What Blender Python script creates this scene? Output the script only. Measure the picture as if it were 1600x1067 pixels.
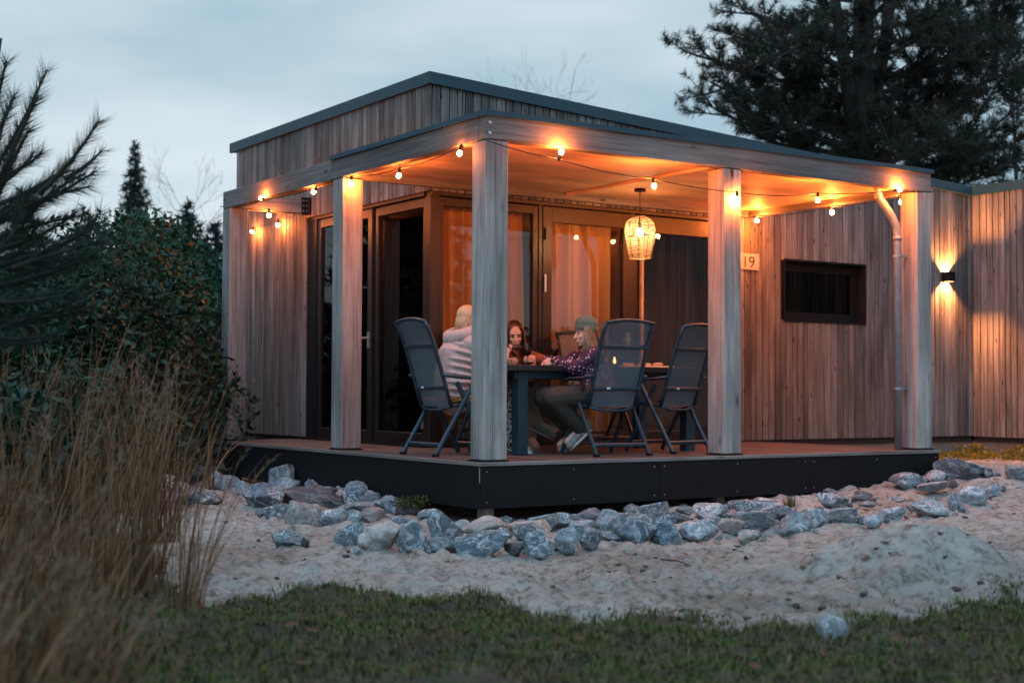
import bpy, math, random
import numpy as np
from math import sin, cos, pi, radians, sqrt, exp
from mathutils import Vector, Matrix, noise as mnoise

for o in list(bpy.data.objects): bpy.data.objects.remove(o)
SC = bpy.context.scene
COL = SC.collection
random.seed(7)
RNG = np.random.default_rng(11)

# ---------------------------------------------------------------- camera
FPX, IW, IH = 2222.0, 1600, 1067
_a, _p, _r = radians(56.4), radians(1.97), radians(0.30)
_f0 = np.array([cos(_a), sin(_a), 0.0]); _r0 = np.array([sin(_a), -cos(_a), 0.0]); _u0 = np.array([0, 0, 1.0])
FW = _f0*cos(_p) + _u0*sin(_p)
_up = -_f0*sin(_p) + _u0*cos(_p)
RT = _r0*cos(_r) + _up*sin(_r)
UP = -_r0*sin(_r) + _up*cos(_r)
CAM = np.array([-5.702, -8.944, 0.984])
cam_data = bpy.data.cameras.new('camera')
cam = bpy.data.objects.new('camera', cam_data); COL.objects.link(cam)
cam.matrix_world = Matrix(((RT[0], UP[0], -FW[0], CAM[0]), (RT[1], UP[1], -FW[1], CAM[1]), (RT[2], UP[2], -FW[2], CAM[2]), (0, 0, 0, 1)))
cam_data.sensor_width = 36.0
cam_data.lens = FPX/IW*36.0
cam_data.clip_start = 0.05; cam_data.clip_end = 2000
cam_data.dof.use_dof = True
cam_data.dof.focus_distance = 11.2
cam_data.dof.aperture_fstop = 2.2
SC.camera = cam

def ray(x, y): return (x-800)/FPX*RT - (y-533.5)/FPX*UP + FW      # measuring helpers: photo pixel -> place in the scene
def on_z(x, y, z): v = ray(x, y); return CAM + v*((z-CAM[2])/v[2])
def on_y(x, y, Y): v = ray(x, y); return CAM + v*((Y-CAM[1])/v[1])
def on_x(x, y, X): v = ray(x, y); return CAM + v*((X-CAM[0])/v[0])
def at_d(x, y, d): return CAM + ray(x, y)*d

# ---------------------------------------------------------------- world: overcast dusk
world = bpy.data.worlds.new('World'); SC.world = world; world.use_nodes = True
wn, wl = world.node_tree.nodes, world.node_tree.links
for n in list(wn): wn.remove(n)
sky = wn.new('ShaderNodeTexSky'); sky.sky_type = 'NISHITA'; sky.sun_disc = False
sky.sun_elevation = radians(48); sky.sun_rotation = radians(226); sky.air_density = 1.0; sky.dust_density = 2.0; sky.ozone_density = 3.0
tc = wn.new('ShaderNodeTexCoord'); mp = wn.new('ShaderNodeMapping'); mp.inputs['Scale'].default_value = (1.2, 1.2, 4.0)
nz = wn.new('ShaderNodeTexNoise'); nz.inputs['Scale'].default_value = 1.6; nz.inputs['Detail'].default_value = 4; nz.inputs['Roughness'].default_value = .5
rp = wn.new('ShaderNodeValToRGB')
rp.color_ramp.elements[0].position = .40; rp.color_ramp.elements[0].color = (.39, .55, .645, 1)
rp.color_ramp.elements[1].position = .60; rp.color_ramp.elements[1].color = (.72, .81, .855, 1)
sc10 = wn.new('ShaderNodeVectorMath'); sc10.operation = 'SCALE'; sc10.inputs['Scale'].default_value = 9.5
mx = wn.new('ShaderNodeMixRGB'); mx.inputs[0].default_value = .94
bg = wn.new('ShaderNodeBackground'); bg.inputs['Strength'].default_value = .1
wo = wn.new('ShaderNodeOutputWorld')
wl.new(tc.outputs['Generated'], mp.inputs[0]); wl.new(mp.outputs[0], nz.inputs['Vector']); wl.new(nz.outputs['Fac'], rp.inputs[0])
wl.new(rp.outputs[0], sc10.inputs[0]); wl.new(sky.outputs[0], mx.inputs[1]); wl.new(sc10.outputs[0], mx.inputs[2])
wl.new(mx.outputs[0], bg.inputs['Color']); wl.new(bg.outputs[0], wo.inputs['Surface'])
sd = bpy.data.lights.new('sun', 'SUN'); sd.energy = 1.5; sd.angle = radians(45); sd.color = (.29, .64, 1)
sun = bpy.data.objects.new('sun', sd); COL.objects.link(sun)
sun.rotation_euler = (radians(42), 0, radians(-46))
SC.view_settings.view_transform = 'Standard'; SC.view_settings.look = 'None'
SC.view_settings.exposure = 0.16; SC.view_settings.gamma = 1.0; SC.view_settings.use_curve_mapping = False
SC.render.engine = 'CYCLES'
cy = SC.cycles
cy.use_denoising = True; cy.max_bounces = 8; cy.diffuse_bounces = 4; cy.glossy_bounces = 4; cy.transparent_max_bounces = 16
cy.transmission_bounces = 6; cy.sample_clamp_indirect = 4.0; cy.caustics_reflective = False; cy.caustics_refractive = False

# ---------------------------------------------------------------- materials
def new_mat(name):
    m = bpy.data.materials.new(name); m.use_nodes = True
    return m, m.node_tree.nodes, m.node_tree.links, m.node_tree.nodes['Principled BSDF']
def node(ns, t, **kw):
    n = ns.new(t)
    for k, v in kw.items():
        if k in n.inputs: n.inputs[k].default_value = v
        else: setattr(n, k, v)
    return n
def ramp(ns, stops):
    n = ns.new('ShaderNodeValToRGB'); e = n.color_ramp.elements
    while len(e) < len(stops): e.new(.5)
    for el, (p, c) in zip(e, stops): el.position = p; el.color = (*c, 1) if len(c) == 3 else c
    return n
def coords(ns, ls, scale=(1, 1, 1), rnd=20.0):
    t = node(ns, 'ShaderNodeTexCoord'); oi = node(ns, 'ShaderNodeObjectInfo')
    mul = node(ns, 'ShaderNodeVectorMath', operation='SCALE'); mul.inputs[0].default_value = (1.3, .7, 1.0); mul.inputs['Scale'].default_value = 1
    m2 = node(ns, 'ShaderNodeMath', operation='MULTIPLY'); m2.inputs[1].default_value = rnd
    ls.new(oi.outputs['Random'], m2.inputs[0]); ls.new(m2.outputs[0], mul.inputs['Scale'])
    ad = node(ns, 'ShaderNodeVectorMath', operation='ADD'); ls.new(t.outputs['Object'], ad.inputs[0]); ls.new(mul.outputs[0], ad.inputs[1])
    mp = node(ns, 'ShaderNodeMapping'); mp.inputs['Scale'].default_value = scale; ls.new(ad.outputs[0], mp.inputs[0])
    return mp, oi, ad
def plain(name, col, rough=.6, metal=0.0, var=.12, nscale=6.0, bump=0.0, bscale=40.0, spec=.5, sheen=0.0):
    m, ns, ls, b = new_mat(name)
    mp, oi, _ = coords(ns, ls)
    n = node(ns, 'ShaderNodeTexNoise', Scale=nscale, Detail=5.0, Roughness=.6); ls.new(mp.outputs[0], n.inputs['Vector'])
    r = ramp(ns, [(.25, tuple(c*(1-var) for c in col)), (.75, tuple(min(1, c*(1+var)) for c in col))]); ls.new(n.outputs['Fac'], r.inputs[0])
    ls.new(r.outputs[0], b.inputs['Base Color'])
    b.inputs['Roughness'].default_value = rough; b.inputs['Metallic'].default_value = metal; b.inputs['Specular IOR Level'].default_value = spec
    if sheen: b.inputs['Sheen Weight'].default_value = sheen
    if bump:
        n2 = node(ns, 'ShaderNodeTexNoise', Scale=bscale, Detail=4.0); ls.new(mp.outputs[0], n2.inputs['Vector'])
        bp = node(ns, 'ShaderNodeBump', Strength=bump, Distance=.01); ls.new(n2.outputs['Fac'], bp.inputs['Height']); ls.new(bp.outputs[0], b.inputs['Normal'])
    return m
def wood(name, axis, ca, cb, cdark, rough=.75, cross=22.0, along=.9, knot=1.0, valvar=.35, bump=.35, knot_scale=(6.0, 1.6), stain=0.0):
    """weathered sawn timber, the grain runs along axis 0/1/2"""
    m, ns, ls, b = new_mat(name)
    s = [cross]*3; s[axis] = along
    mp, oi, ad = coords(ns, ls, tuple(s))
    wob = node(ns, 'ShaderNodeTexNoise', Scale=.55, Detail=2.0); ls.new(ad.outputs[0], wob.inputs['Vector'])
    n1 = node(ns, 'ShaderNodeTexNoise', Scale=1.0, Detail=7.0, Roughness=.65, Distortion=.6); ls.new(mp.outputs[0], n1.inputs['Vector'])
    mp2 = node(ns, 'ShaderNodeMapping'); s2 = [cross*5]*3; s2[axis] = along*1.2; mp2.inputs['Scale'].default_value = s2; ls.new(ad.outputs[0], mp2.inputs[0])
    n2 = node(ns, 'ShaderNodeTexNoise', Scale=1.0, Detail=3.0, Roughness=.7); ls.new(mp2.outputs[0], n2.inputs['Vector'])
    mixf = node(ns, 'ShaderNodeMath', operation='MULTIPLY_ADD'); mixf.inputs[1].default_value = .45; ls.new(n2.outputs['Fac'], mixf.inputs[0])
    hm = node(ns, 'ShaderNodeMath', operation='MULTIPLY'); hm.inputs[1].default_value = .6; ls.new(n1.outputs['Fac'], hm.inputs[0]); ls.new(hm.outputs[0], mixf.inputs[2])
    r1 = ramp(ns, [(.33, cdark), (.46, ca), (.66, cb)]); ls.new(mixf.outputs[0], r1.inputs[0])
    # large weathering patches
    mp3 = node(ns, 'ShaderNodeMapping'); s3 = [2.2]*3; s3[axis] = .7; mp3.inputs['Scale'].default_value = s3; ls.new(ad.outputs[0], mp3.inputs[0])
    n3 = node(ns, 'ShaderNodeTexNoise', Scale=1.4, Detail=4.0); ls.new(mp3.outputs[0], n3.inputs['Vector'])
    r3 = ramp(ns, [(.3, (.62, .60, .60)), (.7, (1.18, 1.15, 1.12))]); ls.new(n3.outputs['Fac'], r3.inputs[0])
    mu = node(ns, 'ShaderNodeMixRGB', blend_type='MULTIPLY'); mu.inputs[0].default_value = 1; ls.new(r1.outputs[0], mu.inputs[1]); ls.new(r3.outputs[0], mu.inputs[2])
    # per-piece value
    vr = ramp(ns, [(0, (1-valvar,)*3), (1, (1+valvar*.7, 1+valvar*.66, 1+valvar*.62))]); ls.new(oi.outputs['Random'], vr.inputs[0])
    mv = node(ns, 'ShaderNodeMixRGB', blend_type='MULTIPLY'); mv.inputs[0].default_value = 1; ls.new(mu.outputs[0], mv.inputs[1]); ls.new(vr.outputs[0], mv.inputs[2])
    # knots
    mpk = node(ns, 'ShaderNodeMapping'); sk = [knot_scale[0]]*3; sk[axis] = knot_scale[1]; mpk.inputs['Scale'].default_value = sk; ls.new(ad.outputs[0], mpk.inputs[0])
    vo = node(ns, 'ShaderNodeTexVoronoi', Scale=1.0); ls.new(mpk.outputs[0], vo.inputs['Vector'])
    rk = ramp(ns, [(.05, (1, 1, 1)), (.13, (0, 0, 0))]); ls.new(vo.outputs['Distance'], rk.inputs[0])
    mk = node(ns, 'ShaderNodeMixRGB'); mk.inputs[2].default_value = (*[c*.45 for c in cdark], 1)
    km = node(ns, 'ShaderNodeMath', operation='MULTIPLY'); km.inputs[1].default_value = knot; ls.new(rk.outputs[0], km.inputs[0])
    ls.new(km.outputs[0], mk.inputs[0]); ls.new(mv.outputs[0], mk.inputs[1])
    out = mk.outputs[0]
    if stain:
        n4 = node(ns, 'ShaderNodeTexNoise', Scale=1.3, Detail=6.0, Roughness=.7); tcx = node(ns, 'ShaderNodeTexCoord')
        mp4 = node(ns, 'ShaderNodeMapping'); mp4.inputs['Scale'].default_value = (3.5, 3.5, .5); ls.new(tcx.outputs['Object'], mp4.inputs[0]); ls.new(mp4.outputs[0], n4.inputs['Vector'])
        r4 = ramp(ns, [(.44, (1, 1, 1)), (.68, (1-stain,)*3)]); ls.new(n4.outputs['Fac'], r4.inputs[0])
        ms = node(ns, 'ShaderNodeMixRGB', blend_type='MULTIPLY'); ms.inputs[0].default_value = 1; ls.new(out, ms.inputs[1]); ls.new(r4.outputs[0], ms.inputs[2]); out = ms.outputs[0]
    ls.new(out, b.inputs['Base Color'])
    b.inputs['Roughness'].default_value = rough; b.inputs['Specular IOR Level'].default_value = .25
    bp = node(ns, 'ShaderNodeBump', Strength=bump, Distance=.004); ls.new(mixf.outputs[0], bp.inputs['Height']); ls.new(bp.outputs[0], b.inputs['Normal'])
    return m
def emit(name, col, strength):
    m, ns, ls, b = new_mat(name)
    e = node(ns, 'ShaderNodeEmission', Strength=strength); e.inputs['Color'].default_value = (*col, 1)
    ls.new(e.outputs[0], ns['Material Output'].inputs['Surface']); return m
def glass_mat(name, ior=1.6, tint=(.86, .88, .88), rough=0.0):
    m, ns, ls, b = new_mat(name)
    t = node(ns, 'ShaderNodeBsdfTransparent'); t.inputs[0].default_value = (*tint, 1)
    g = node(ns, 'ShaderNodeBsdfGlossy', Roughness=rough); fr = node(ns, 'ShaderNodeFresnel', IOR=ior)
    mx = node(ns, 'ShaderNodeMixShader'); ls.new(fr.outputs[0], mx.inputs[0]); ls.new(t.outputs[0], mx.inputs[1]); ls.new(g.outputs[0], mx.inputs[2])
    ls.new(mx.outputs[0], ns['Material Output'].inputs['Surface']); return m
def leaf_mat(name, ca, cb, rough=.5, trans=.25, spec=.3):
    m, ns, ls, b = new_mat(name)
    g = node(ns, 'ShaderNodeNewGeometry'); r = ramp(ns, [(0, ca), (1, cb)])
    ls.new(g.outputs['Random Per Island'], r.inputs[0]); ls.new(r.outputs[0], b.inputs['Base Color'])
    b.inputs['Roughness'].default_value = rough; b.inputs['Specular IOR Level'].default_value = spec
    if trans:
        tr = node(ns, 'ShaderNodeBsdfTranslucent'); ls.new(r.outputs[0], tr.inputs[0])
        mx = node(ns, 'ShaderNodeMixShader'); mx.inputs[0].default_value = trans
        ls.new(b.outputs[0], mx.inputs[1]); ls.new(tr.outputs[0], mx.inputs[2]); ls.new(mx.outputs[0], ns['Material Output'].inputs['Surface'])
    return m

M = {}
GREY = dict(ca=(.140, .130, .123), cb=(.285, .275, .268), cdark=(.036, .029, .025))
M['clad'] = wood('weathered_cladding', 2, **GREY, cross=34, along=1.3, knot_scale=(10, 3.4), valvar=.38, stain=.5, bump=.6)
M['postz'] = wood('timber_upright', 2, (.275, .258, .245), (.48, .46, .445), (.075, .062, .055), cross=26, along=1.0, knot_scale=(4.5, 1.5), valvar=.16, bump=.8, stain=.4)
M['beamx'] = wood('timber_along_front', 0, (.145, .14, .137), (.25, .245, .242), (.045, .039, .036), cross=26, along=1.0, knot_scale=(6, 2.0), valvar=.1, bump=.8)
M['beamy'] = wood('timber_along_side', 1, (.125, .115, .11), (.225, .213, .205), (.04, .034, .031), cross=26, along=1.0, knot_scale=(6, 2.0), valvar=.12, bump=.8)
M['ply'] = wood('plywood_ceiling', 0, (.72, .45, .26), (.80, .54, .33), (.60, .35, .18), cross=7, along=.5, knot=.35, valvar=.08, bump=.1, rough=.6)
M['deck'] = wood('deck_boards', 1, (.085, .064, .056), (.155, .122, .11), (.03, .022, .019), cross=24, along=.7, knot=.3, valvar=.22, rough=.6)
M['black'] = plain('black_panel', (.0045, .0055, .007), .6, var=.25, nscale=3, bump=.05, spec=.25)
M['trim'] = plain('dark_roof_trim', (.012, .048, .072), .5, metal=.1, var=.2, nscale=2)
M['frame'] = plain('dark_brown_frame', (.009, .006, .005), .42, var=.2)
M['core'] = plain('wall_membrane', (.018, .016, .015), .9)
M['inside'] = plain('inside_wall', (.32, .26, .21), .8)
M['insidefloor'] = plain('inside_floor', (.11, .075, .05), .5)
M['glass'] = glass_mat('door_glass', 1.45, (.94, .95, .95))
M['clear'] = glass_mat('clear_glass', 1.45, (.95, .95, .95))
M['zinc'] = plain('zinc_pipe', (.26, .31, .35), .5, metal=.5, var=.2, nscale=9)
M['steel'] = plain('bolt_steel', (.6, .6, .6), .35, metal=.9)
M['alu'] = plain('charcoal_aluminium', (.016, .042, .062), .42, metal=.25, var=.15)
M['tabletop'] = plain('charcoal_table', (.012, .015, .019), .45, var=.2)
M['cable'] = plain('black_cable', (.012, .011, .010), .6)
M['plinth'] = plain('concrete_plinth', (.16, .145, .13), .85, var=.25, nscale=5, bump=.3)
M['plate'] = plain('number_plate', (.55, .42, .33), .55, var=.08)
M['ink'] = plain('black_lettering', (.012, .011, .011), .6)
ORANGE = (1.0, .42, .125)
M['bulb'] = emit('lit_bulb', (1.0, .205, .033), 2600.0)
M['bulb_dim'] = emit('lit_side_bulb', (1.0, .215, .037), 1250.0)
M['pbulb'] = emit('lit_pendant_bulb', (1.0, .47, .18), 480.0)
M['flame'] = emit('candle_flame', (1.0, .34, .08), 16.0)
M['rattan'] = plain('pale_rattan', (.60, .48, .34), .6, var=.2)
M['wire'] = plain('dark_wire', (.03, .022, .018), .5)
def mesh_fabric():
    m, ns, ls, b = new_mat('charcoal_mesh_fabric')
    mp, oi, _ = coords(ns, ls, rnd=0)
    n = node(ns, 'ShaderNodeTexNoise', Scale=140.0, Detail=2.0); ls.new(mp.outputs[0], n.inputs['Vector'])
    r = ramp(ns, [(.3, (.07, .095, .115)), (.7, (.13, .165, .19))]); ls.new(n.outputs['Fac'], r.inputs[0]); ls.new(r.outputs[0], b.inputs['Base Color'])
    b.inputs['Roughness'].default_value = .7
    t = node(ns, 'ShaderNodeBsdfTransparent'); mx = node(ns, 'ShaderNodeMixShader'); mx.inputs[0].default_value = .24
    ls.new(b.outputs[0], mx.inputs[1]); ls.new(t.outputs[0], mx.inputs[2]); ls.new(mx.outputs[0], ns['Material Output'].inputs['Surface']); return m
M['sling'] = mesh_fabric()
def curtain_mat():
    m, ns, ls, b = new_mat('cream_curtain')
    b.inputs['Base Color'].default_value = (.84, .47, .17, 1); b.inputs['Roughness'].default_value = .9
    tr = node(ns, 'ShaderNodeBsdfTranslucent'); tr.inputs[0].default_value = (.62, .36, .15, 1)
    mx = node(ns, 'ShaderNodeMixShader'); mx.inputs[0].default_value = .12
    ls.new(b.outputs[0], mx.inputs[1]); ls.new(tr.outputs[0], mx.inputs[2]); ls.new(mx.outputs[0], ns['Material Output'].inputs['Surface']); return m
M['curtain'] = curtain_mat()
def rock_mat(name, base, light, dark, warm=0.0):
    m, ns, ls, b = new_mat(name)
    mp, oi, ad = coords(ns, ls, rnd=60)
    n1 = node(ns, 'ShaderNodeTexNoise', Scale=7.0, Detail=10.0, Roughness=.78, Distortion=.5); ls.new(mp.outputs[0], n1.inputs['Vector'])
    r1 = ramp(ns, [(.32, dark), (.5, base), (.68, tuple(min(1, c*1.45) for c in base))]); ls.new(n1.outputs['Fac'], r1.inputs[0])
    # pale veins
    n2 = node(ns, 'ShaderNodeTexNoise', Scale=2.3, Detail=9.0, Roughness=.66, Distortion=.9); ls.new(mp.outputs[0], n2.inputs['Vector'])
    rv = ramp(ns, [(.455, (0, 0, 0)), (.492, (1, 1, 1)), (.507, (1, 1, 1)), (.545, (0, 0, 0))]); ls.new(n2.outputs['Fac'], rv.inputs[0])
    n3 = node(ns, 'ShaderNodeTexNoise', Scale=2.0, Detail=3.0); ls.new(mp.outputs[0], n3.inputs['Vector'])
    rr = ramp(ns, [(.45, (0, 0, 0)), (.65, (1, 1, 1))]); ls.new(n3.outputs['Fac'], rr.inputs[0])
    mm = node(ns, 'ShaderNodeMath', operation='MULTIPLY'); ls.new(rv.outputs[0], mm.inputs[0])
    ma = node(ns, 'ShaderNodeMath', operation='MULTIPLY_ADD'); ma.inputs[1].default_value = .75; ma.inputs[2].default_value = .32; ls.new(rr.outputs[0], ma.inputs[0]); ls.new(ma.outputs[0], mm.inputs[1])
    mx = node(ns, 'ShaderNodeMixRGB'); mx.inputs[2].default_value = (*light, 1); ls.new(mm.outputs[0], mx.inputs[0]); ls.new(r1.outputs[0], mx.inputs[1])
    vr = ramp(ns, [(0, (.7, .7, .7)), (1, (1.25, 1.25, 1.25))]); ls.new(oi.outputs['Random'], vr.inputs[0])
    mv = node(ns, 'ShaderNodeMixRGB', blend_type='MULTIPLY'); mv.inputs[0].default_value = 1; ls.new(mx.outputs[0], mv.inputs[1]); ls.new(vr.outputs[0], mv.inputs[2])
    ls.new(mv.outputs[0], b.inputs['Base Color']); b.inputs['Roughness'].default_value = .75; b.inputs['Specular IOR Level'].default_value = .3
    nb = node(ns, 'ShaderNodeTexNoise', Scale=16.0, Detail=8.0, Roughness=.7); ls.new(mp.outputs[0], nb.inputs['Vector'])
    bp = node(ns, 'ShaderNodeBump', Strength=.9, Distance=.02); ls.new(nb.outputs['Fac'], bp.inputs['Height']); ls.new(bp.outputs[0], b.inputs['Normal'])
    return m
M['rock_blue'] = rock_mat('blue_grey_rock', (.14, .185, .215), (.72, .74, .75), (.022, .036, .05))
M['rock_pale'] = rock_mat('pale_veined_rock', (.23, .275, .31), (.74, .75, .75), (.05, .07, .09))
M['rock_tan'] = rock_mat('tan_rock', (.33, .30, .275), (.60, .58, .56), (.10, .09, .085))
M['rock_dark'] = rock_mat('dark_rock', (.085, .085, .09), (.30, .31, .32), (.03, .032, .036))
def sand_mat():
    m, ns, ls, b = new_mat('pale_sand')
    t = node(ns, 'ShaderNodeTexCoord')
    n1 = node(ns, 'ShaderNodeTexNoise', Scale=.55, Detail=6.0, Roughness=.6); ls.new(t.outputs['Object'], n1.inputs['Vector'])
    r1 = ramp(ns, [(.34, (.34, .295, .255)), (.50, (.53, .50, .465)), (.70, (.62, .60, .575))]); ls.new(n1.outputs['Fac'], r1.inputs[0])
    n2 = node(ns, 'ShaderNodeTexNoise', Scale=9.0, Detail=8.0, Roughness=.72); ls.new(t.outputs['Object'], n2.inputs['Vector'])
    r2 = ramp(ns, [(.30, (.42, .38, .35)), (.44, (.9, .89, .88)), (.7, (1.12, 1.12, 1.12))]); ls.new(n2.outputs['Fac'], r2.inputs[0])
    mu = node(ns, 'ShaderNodeMixRGB', blend_type='MULTIPLY'); mu.inputs[0].default_value = 1; ls.new(r1.outputs[0], mu.inputs[1]); ls.new(r2.outputs[0], mu.inputs[2])
    # small shadows of lumps and pits, painted into the colour as ragged dark patches
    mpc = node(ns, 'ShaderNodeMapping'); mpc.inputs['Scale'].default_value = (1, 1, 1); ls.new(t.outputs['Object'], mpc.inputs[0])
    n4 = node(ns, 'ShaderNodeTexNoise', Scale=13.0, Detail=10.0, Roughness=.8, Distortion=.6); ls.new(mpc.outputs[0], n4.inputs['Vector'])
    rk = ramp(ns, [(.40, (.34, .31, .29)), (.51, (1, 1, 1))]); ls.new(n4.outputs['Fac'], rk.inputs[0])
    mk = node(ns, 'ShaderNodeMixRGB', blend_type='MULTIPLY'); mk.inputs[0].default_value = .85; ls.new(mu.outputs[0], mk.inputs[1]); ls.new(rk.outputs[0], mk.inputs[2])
    ls.new(mk.outputs[0], b.inputs['Base Color']); b.inputs['Roughness'].default_value = .95; b.inputs['Specular IOR Level'].default_value = .15
    n3 = node(ns, 'ShaderNodeTexNoise', Scale=22.0, Detail=8.0, Roughness=.75); ls.new(t.outputs['Object'], n3.inputs['Vector'])
    bp = node(ns, 'ShaderNodeBump', Strength=1.0, Distance=.05); ls.new(n3.outputs['Fac'], bp.inputs['Height']); ls.new(bp.outputs[0], b.inputs['Normal'])
    return m
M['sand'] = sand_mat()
M['soil'] = plain('lawn_soil', (.045, .038, .022), .95, var=.5, nscale=12, bump=.6)
M['lawn'] = leaf_mat('lawn_blades', (.025, .042, .010), (.15, .135, .05), .6, .3)
def lawn_mat():
    m, ns, ls, b = new_mat('patchy_lawn_blades')
    g = node(ns, 'ShaderNodeNewGeometry'); t = node(ns, 'ShaderNodeTexCoord')
    r1 = ramp(ns, [(0, (.010, .032, .004)), (.6, (.042, .078, .010)), (1, (.12, .13, .028))]); ls.new(g.outputs['Random Per Island'], r1.inputs[0])
    r2 = ramp(ns, [(0, (.025, .019, .010)), (.6, (.08, .066, .022)), (1, (.16, .125, .055))]); ls.new(g.outputs['Random Per Island'], r2.inputs[0])
    n = node(ns, 'ShaderNodeTexNoise', Scale=3.2, Detail=6.0, Roughness=.7); ls.new(t.outputs['Object'], n.inputs['Vector'])
    rm = ramp(ns, [(.42, (0, 0, 0)), (.6, (1, 1, 1))]); ls.new(n.outputs['Fac'], rm.inputs[0])
    mx = node(ns, 'ShaderNodeMixRGB'); ls.new(rm.outputs[0], mx.inputs[0]); ls.new(r1.outputs[0], mx.inputs[1]); ls.new(r2.outputs[0], mx.inputs[2])
    ls.new(mx.outputs[0], b.inputs['Base Color']); b.inputs['Roughness'].default_value = .6; b.inputs['Specular IOR Level'].default_value = .25; return m
M['lawn'] = lawn_mat()
M['drygrass'] = leaf_mat('dry_grass', (.045, .023, .011), (.27, .155, .078), .7, .2)
M['plume'] = leaf_mat('dry_plume', (.17, .12, .085), (.30, .22, .16), .8, .3)
M['needle'] = leaf_mat('pine_needles', (.006, .020, .016), (.014, .046, .032), .6, .1)
M['needle_far'] = leaf_mat('far_pine_needles', (.010, .017, .012), (.028, .040, .026), .6, .1)
M['needle_brown'] = leaf_mat('old_brown_needles', (.030, .018, .012), (.055, .032, .02), .7, .1)
M['spruce'] = leaf_mat('spruce_needles', (.008, .02, .017), (.022, .042, .034), .6, .1)
M['shrub'] = leaf_mat('evergreen_leaves', (.006, .034, .018), (.022, .10, .045), .5, .12, .25)
M['shrub_dark'] = leaf_mat('dark_shrub_leaves', (.004, .020, .012), (.013, .055, .030), .5, .1)
M['bark'] = plain('bark', (.026, .021, .018), .9, var=.4, nscale=8, bump=.8, bscale=20)
M['twig'] = plain('bare_twig', (.05, .042, .036), .9, var=.3)
M['crumb'] = plain('dark_crumbs', (.07, .06, .052), .9, var=.4)
M['leaf_brown'] = leaf_mat('fallen_leaves', (.055, .022, .011), (.14, .06, .028), .6, .1)
M['cover'] = leaf_mat('yellow_green_cover', (.10, .10, .015), (.26, .22, .03), .5, .3)
M['moss'] = leaf_mat('moss', (.025, .04, .008), (.09, .10, .02), .7, .2)
M['skin'] = plain('skin', (.62, .40, .30), .5, var=.06, nscale=12)
M['puffer'] = plain('pale_pink_puffer', (.47, .375, .345), .5, var=.05, nscale=20, bump=.2, bscale=30)
M['hair_blonde'] = leaf_mat('blonde_hair', (.38, .25, .12), (.68, .50, .29), .4, .15, .5)
M['hair_brown'] = leaf_mat('dark_brown_hair', (.045, .018, .010), (.12, .05, .025), .4, .1, .5)
M['hair_wavy'] = leaf_mat('light_brown_hair', (.16, .085, .04), (.36, .21, .11), .4, .1, .5)
M['beanie'] = plain('green_knit', (.085, .15, .125), .9, var=.15, nscale=60, bump=.5, bscale=90)
M['olive'] = plain('dark_olive_trousers', (.034, .030, .025), .85, var=.35, nscale=14, bump=.6, bscale=9)
M['beige'] = plain('beige_trousers', (.34, .28, .23), .8, var=.1)
M['fleece'] = plain('rust_brown_fleece', (.20, .075, .035), .95, var=.3, nscale=40, bump=.8, bscale=60)
M['scarf'] = plain('pale_pink_scarf', (.55, .32, .25), .9, var=.1, bump=.4)
M['shoe_white'] = plain('white_shoe', (.62, .62, .62), .6)
M['shoe_grey'] = plain('grey_trainer', (.22, .21, .19), .7, var=.4, nscale=25)
M['sole'] = plain('pale_sole', (.5, .48, .44), .7)
M['eye'] = plain('eye', (.02, .015, .012), .2)
M['lip'] = plain('lip', (.42, .15, .12), .45)
M['phone'] = plain('dark_phone', (.015, .015, .018), .2)
M['wine'] = plain('red_wine', (.045, .004, .008), .1)
M['snack'] = plain('bread_snack', (.55, .36, .18), .8, var=.35, nscale=30, bump=.5)
M['cream'] = plain('cream_upholstery', (.42, .38, .34), .85, var=.08)
def dots_mat():
    m, ns, ls, b = new_mat('purple_dotted_blouse')
    t = node(ns, 'ShaderNodeTexCoord'); vo = node(ns, 'ShaderNodeTexVoronoi', Scale=34.0); ls.new(t.outputs['Object'], vo.inputs['Vector'])
    r = ramp(ns, [(.22, (.60, .50, .62)), (.30, (.040, .010, .045))]); ls.new(vo.outputs['Distance'], r.inputs[0]); ls.new(r.outputs[0], b.inputs['Base Color'])
    b.inputs['Roughness'].default_value = .7; return m
M['dots'] = dots_mat()
def leopard_mat():
    m, ns, ls, b = new_mat('black_white_print')
    t = node(ns, 'ShaderNodeTexCoord'); n = node(ns, 'ShaderNodeTexNoise', Scale=34.0, Detail=1.0, Distortion=1.5); ls.new(t.outputs['Object'], n.inputs['Vector'])
    r = ramp(ns, [(.47, (.02, .018, .018)), (.53, (.50, .46, .43))]); ls.new(n.outputs['Fac'], r.inputs[0]); ls.new(r.outputs[0], b.inputs['Base Color'])
    b.inputs['Roughness'].default_value = .8; return m
M['leopard'] = leopard_mat()
def cushion_mat():
    m, ns, ls, b = new_mat('mustard_print_cushion')
    t = node(ns, 'ShaderNodeTexCoord'); n = node(ns, 'ShaderNodeTexNoise', Scale=22.0, Detail=2.0, Distortion=2.0); ls.new(t.outputs['Object'], n.inputs['Vector'])
    r = ramp(ns, [(.42, (.13, .055, .012)), (.5, (.44, .235, .045)), (.7, (.52, .31, .08))]); ls.new(n.outputs['Fac'], r.inputs[0]); ls.new(r.outputs[0], b.inputs['Base Color'])
    b.inputs['Roughness'].default_value = .85; return m
M['cushion'] = cushion_mat()

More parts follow.
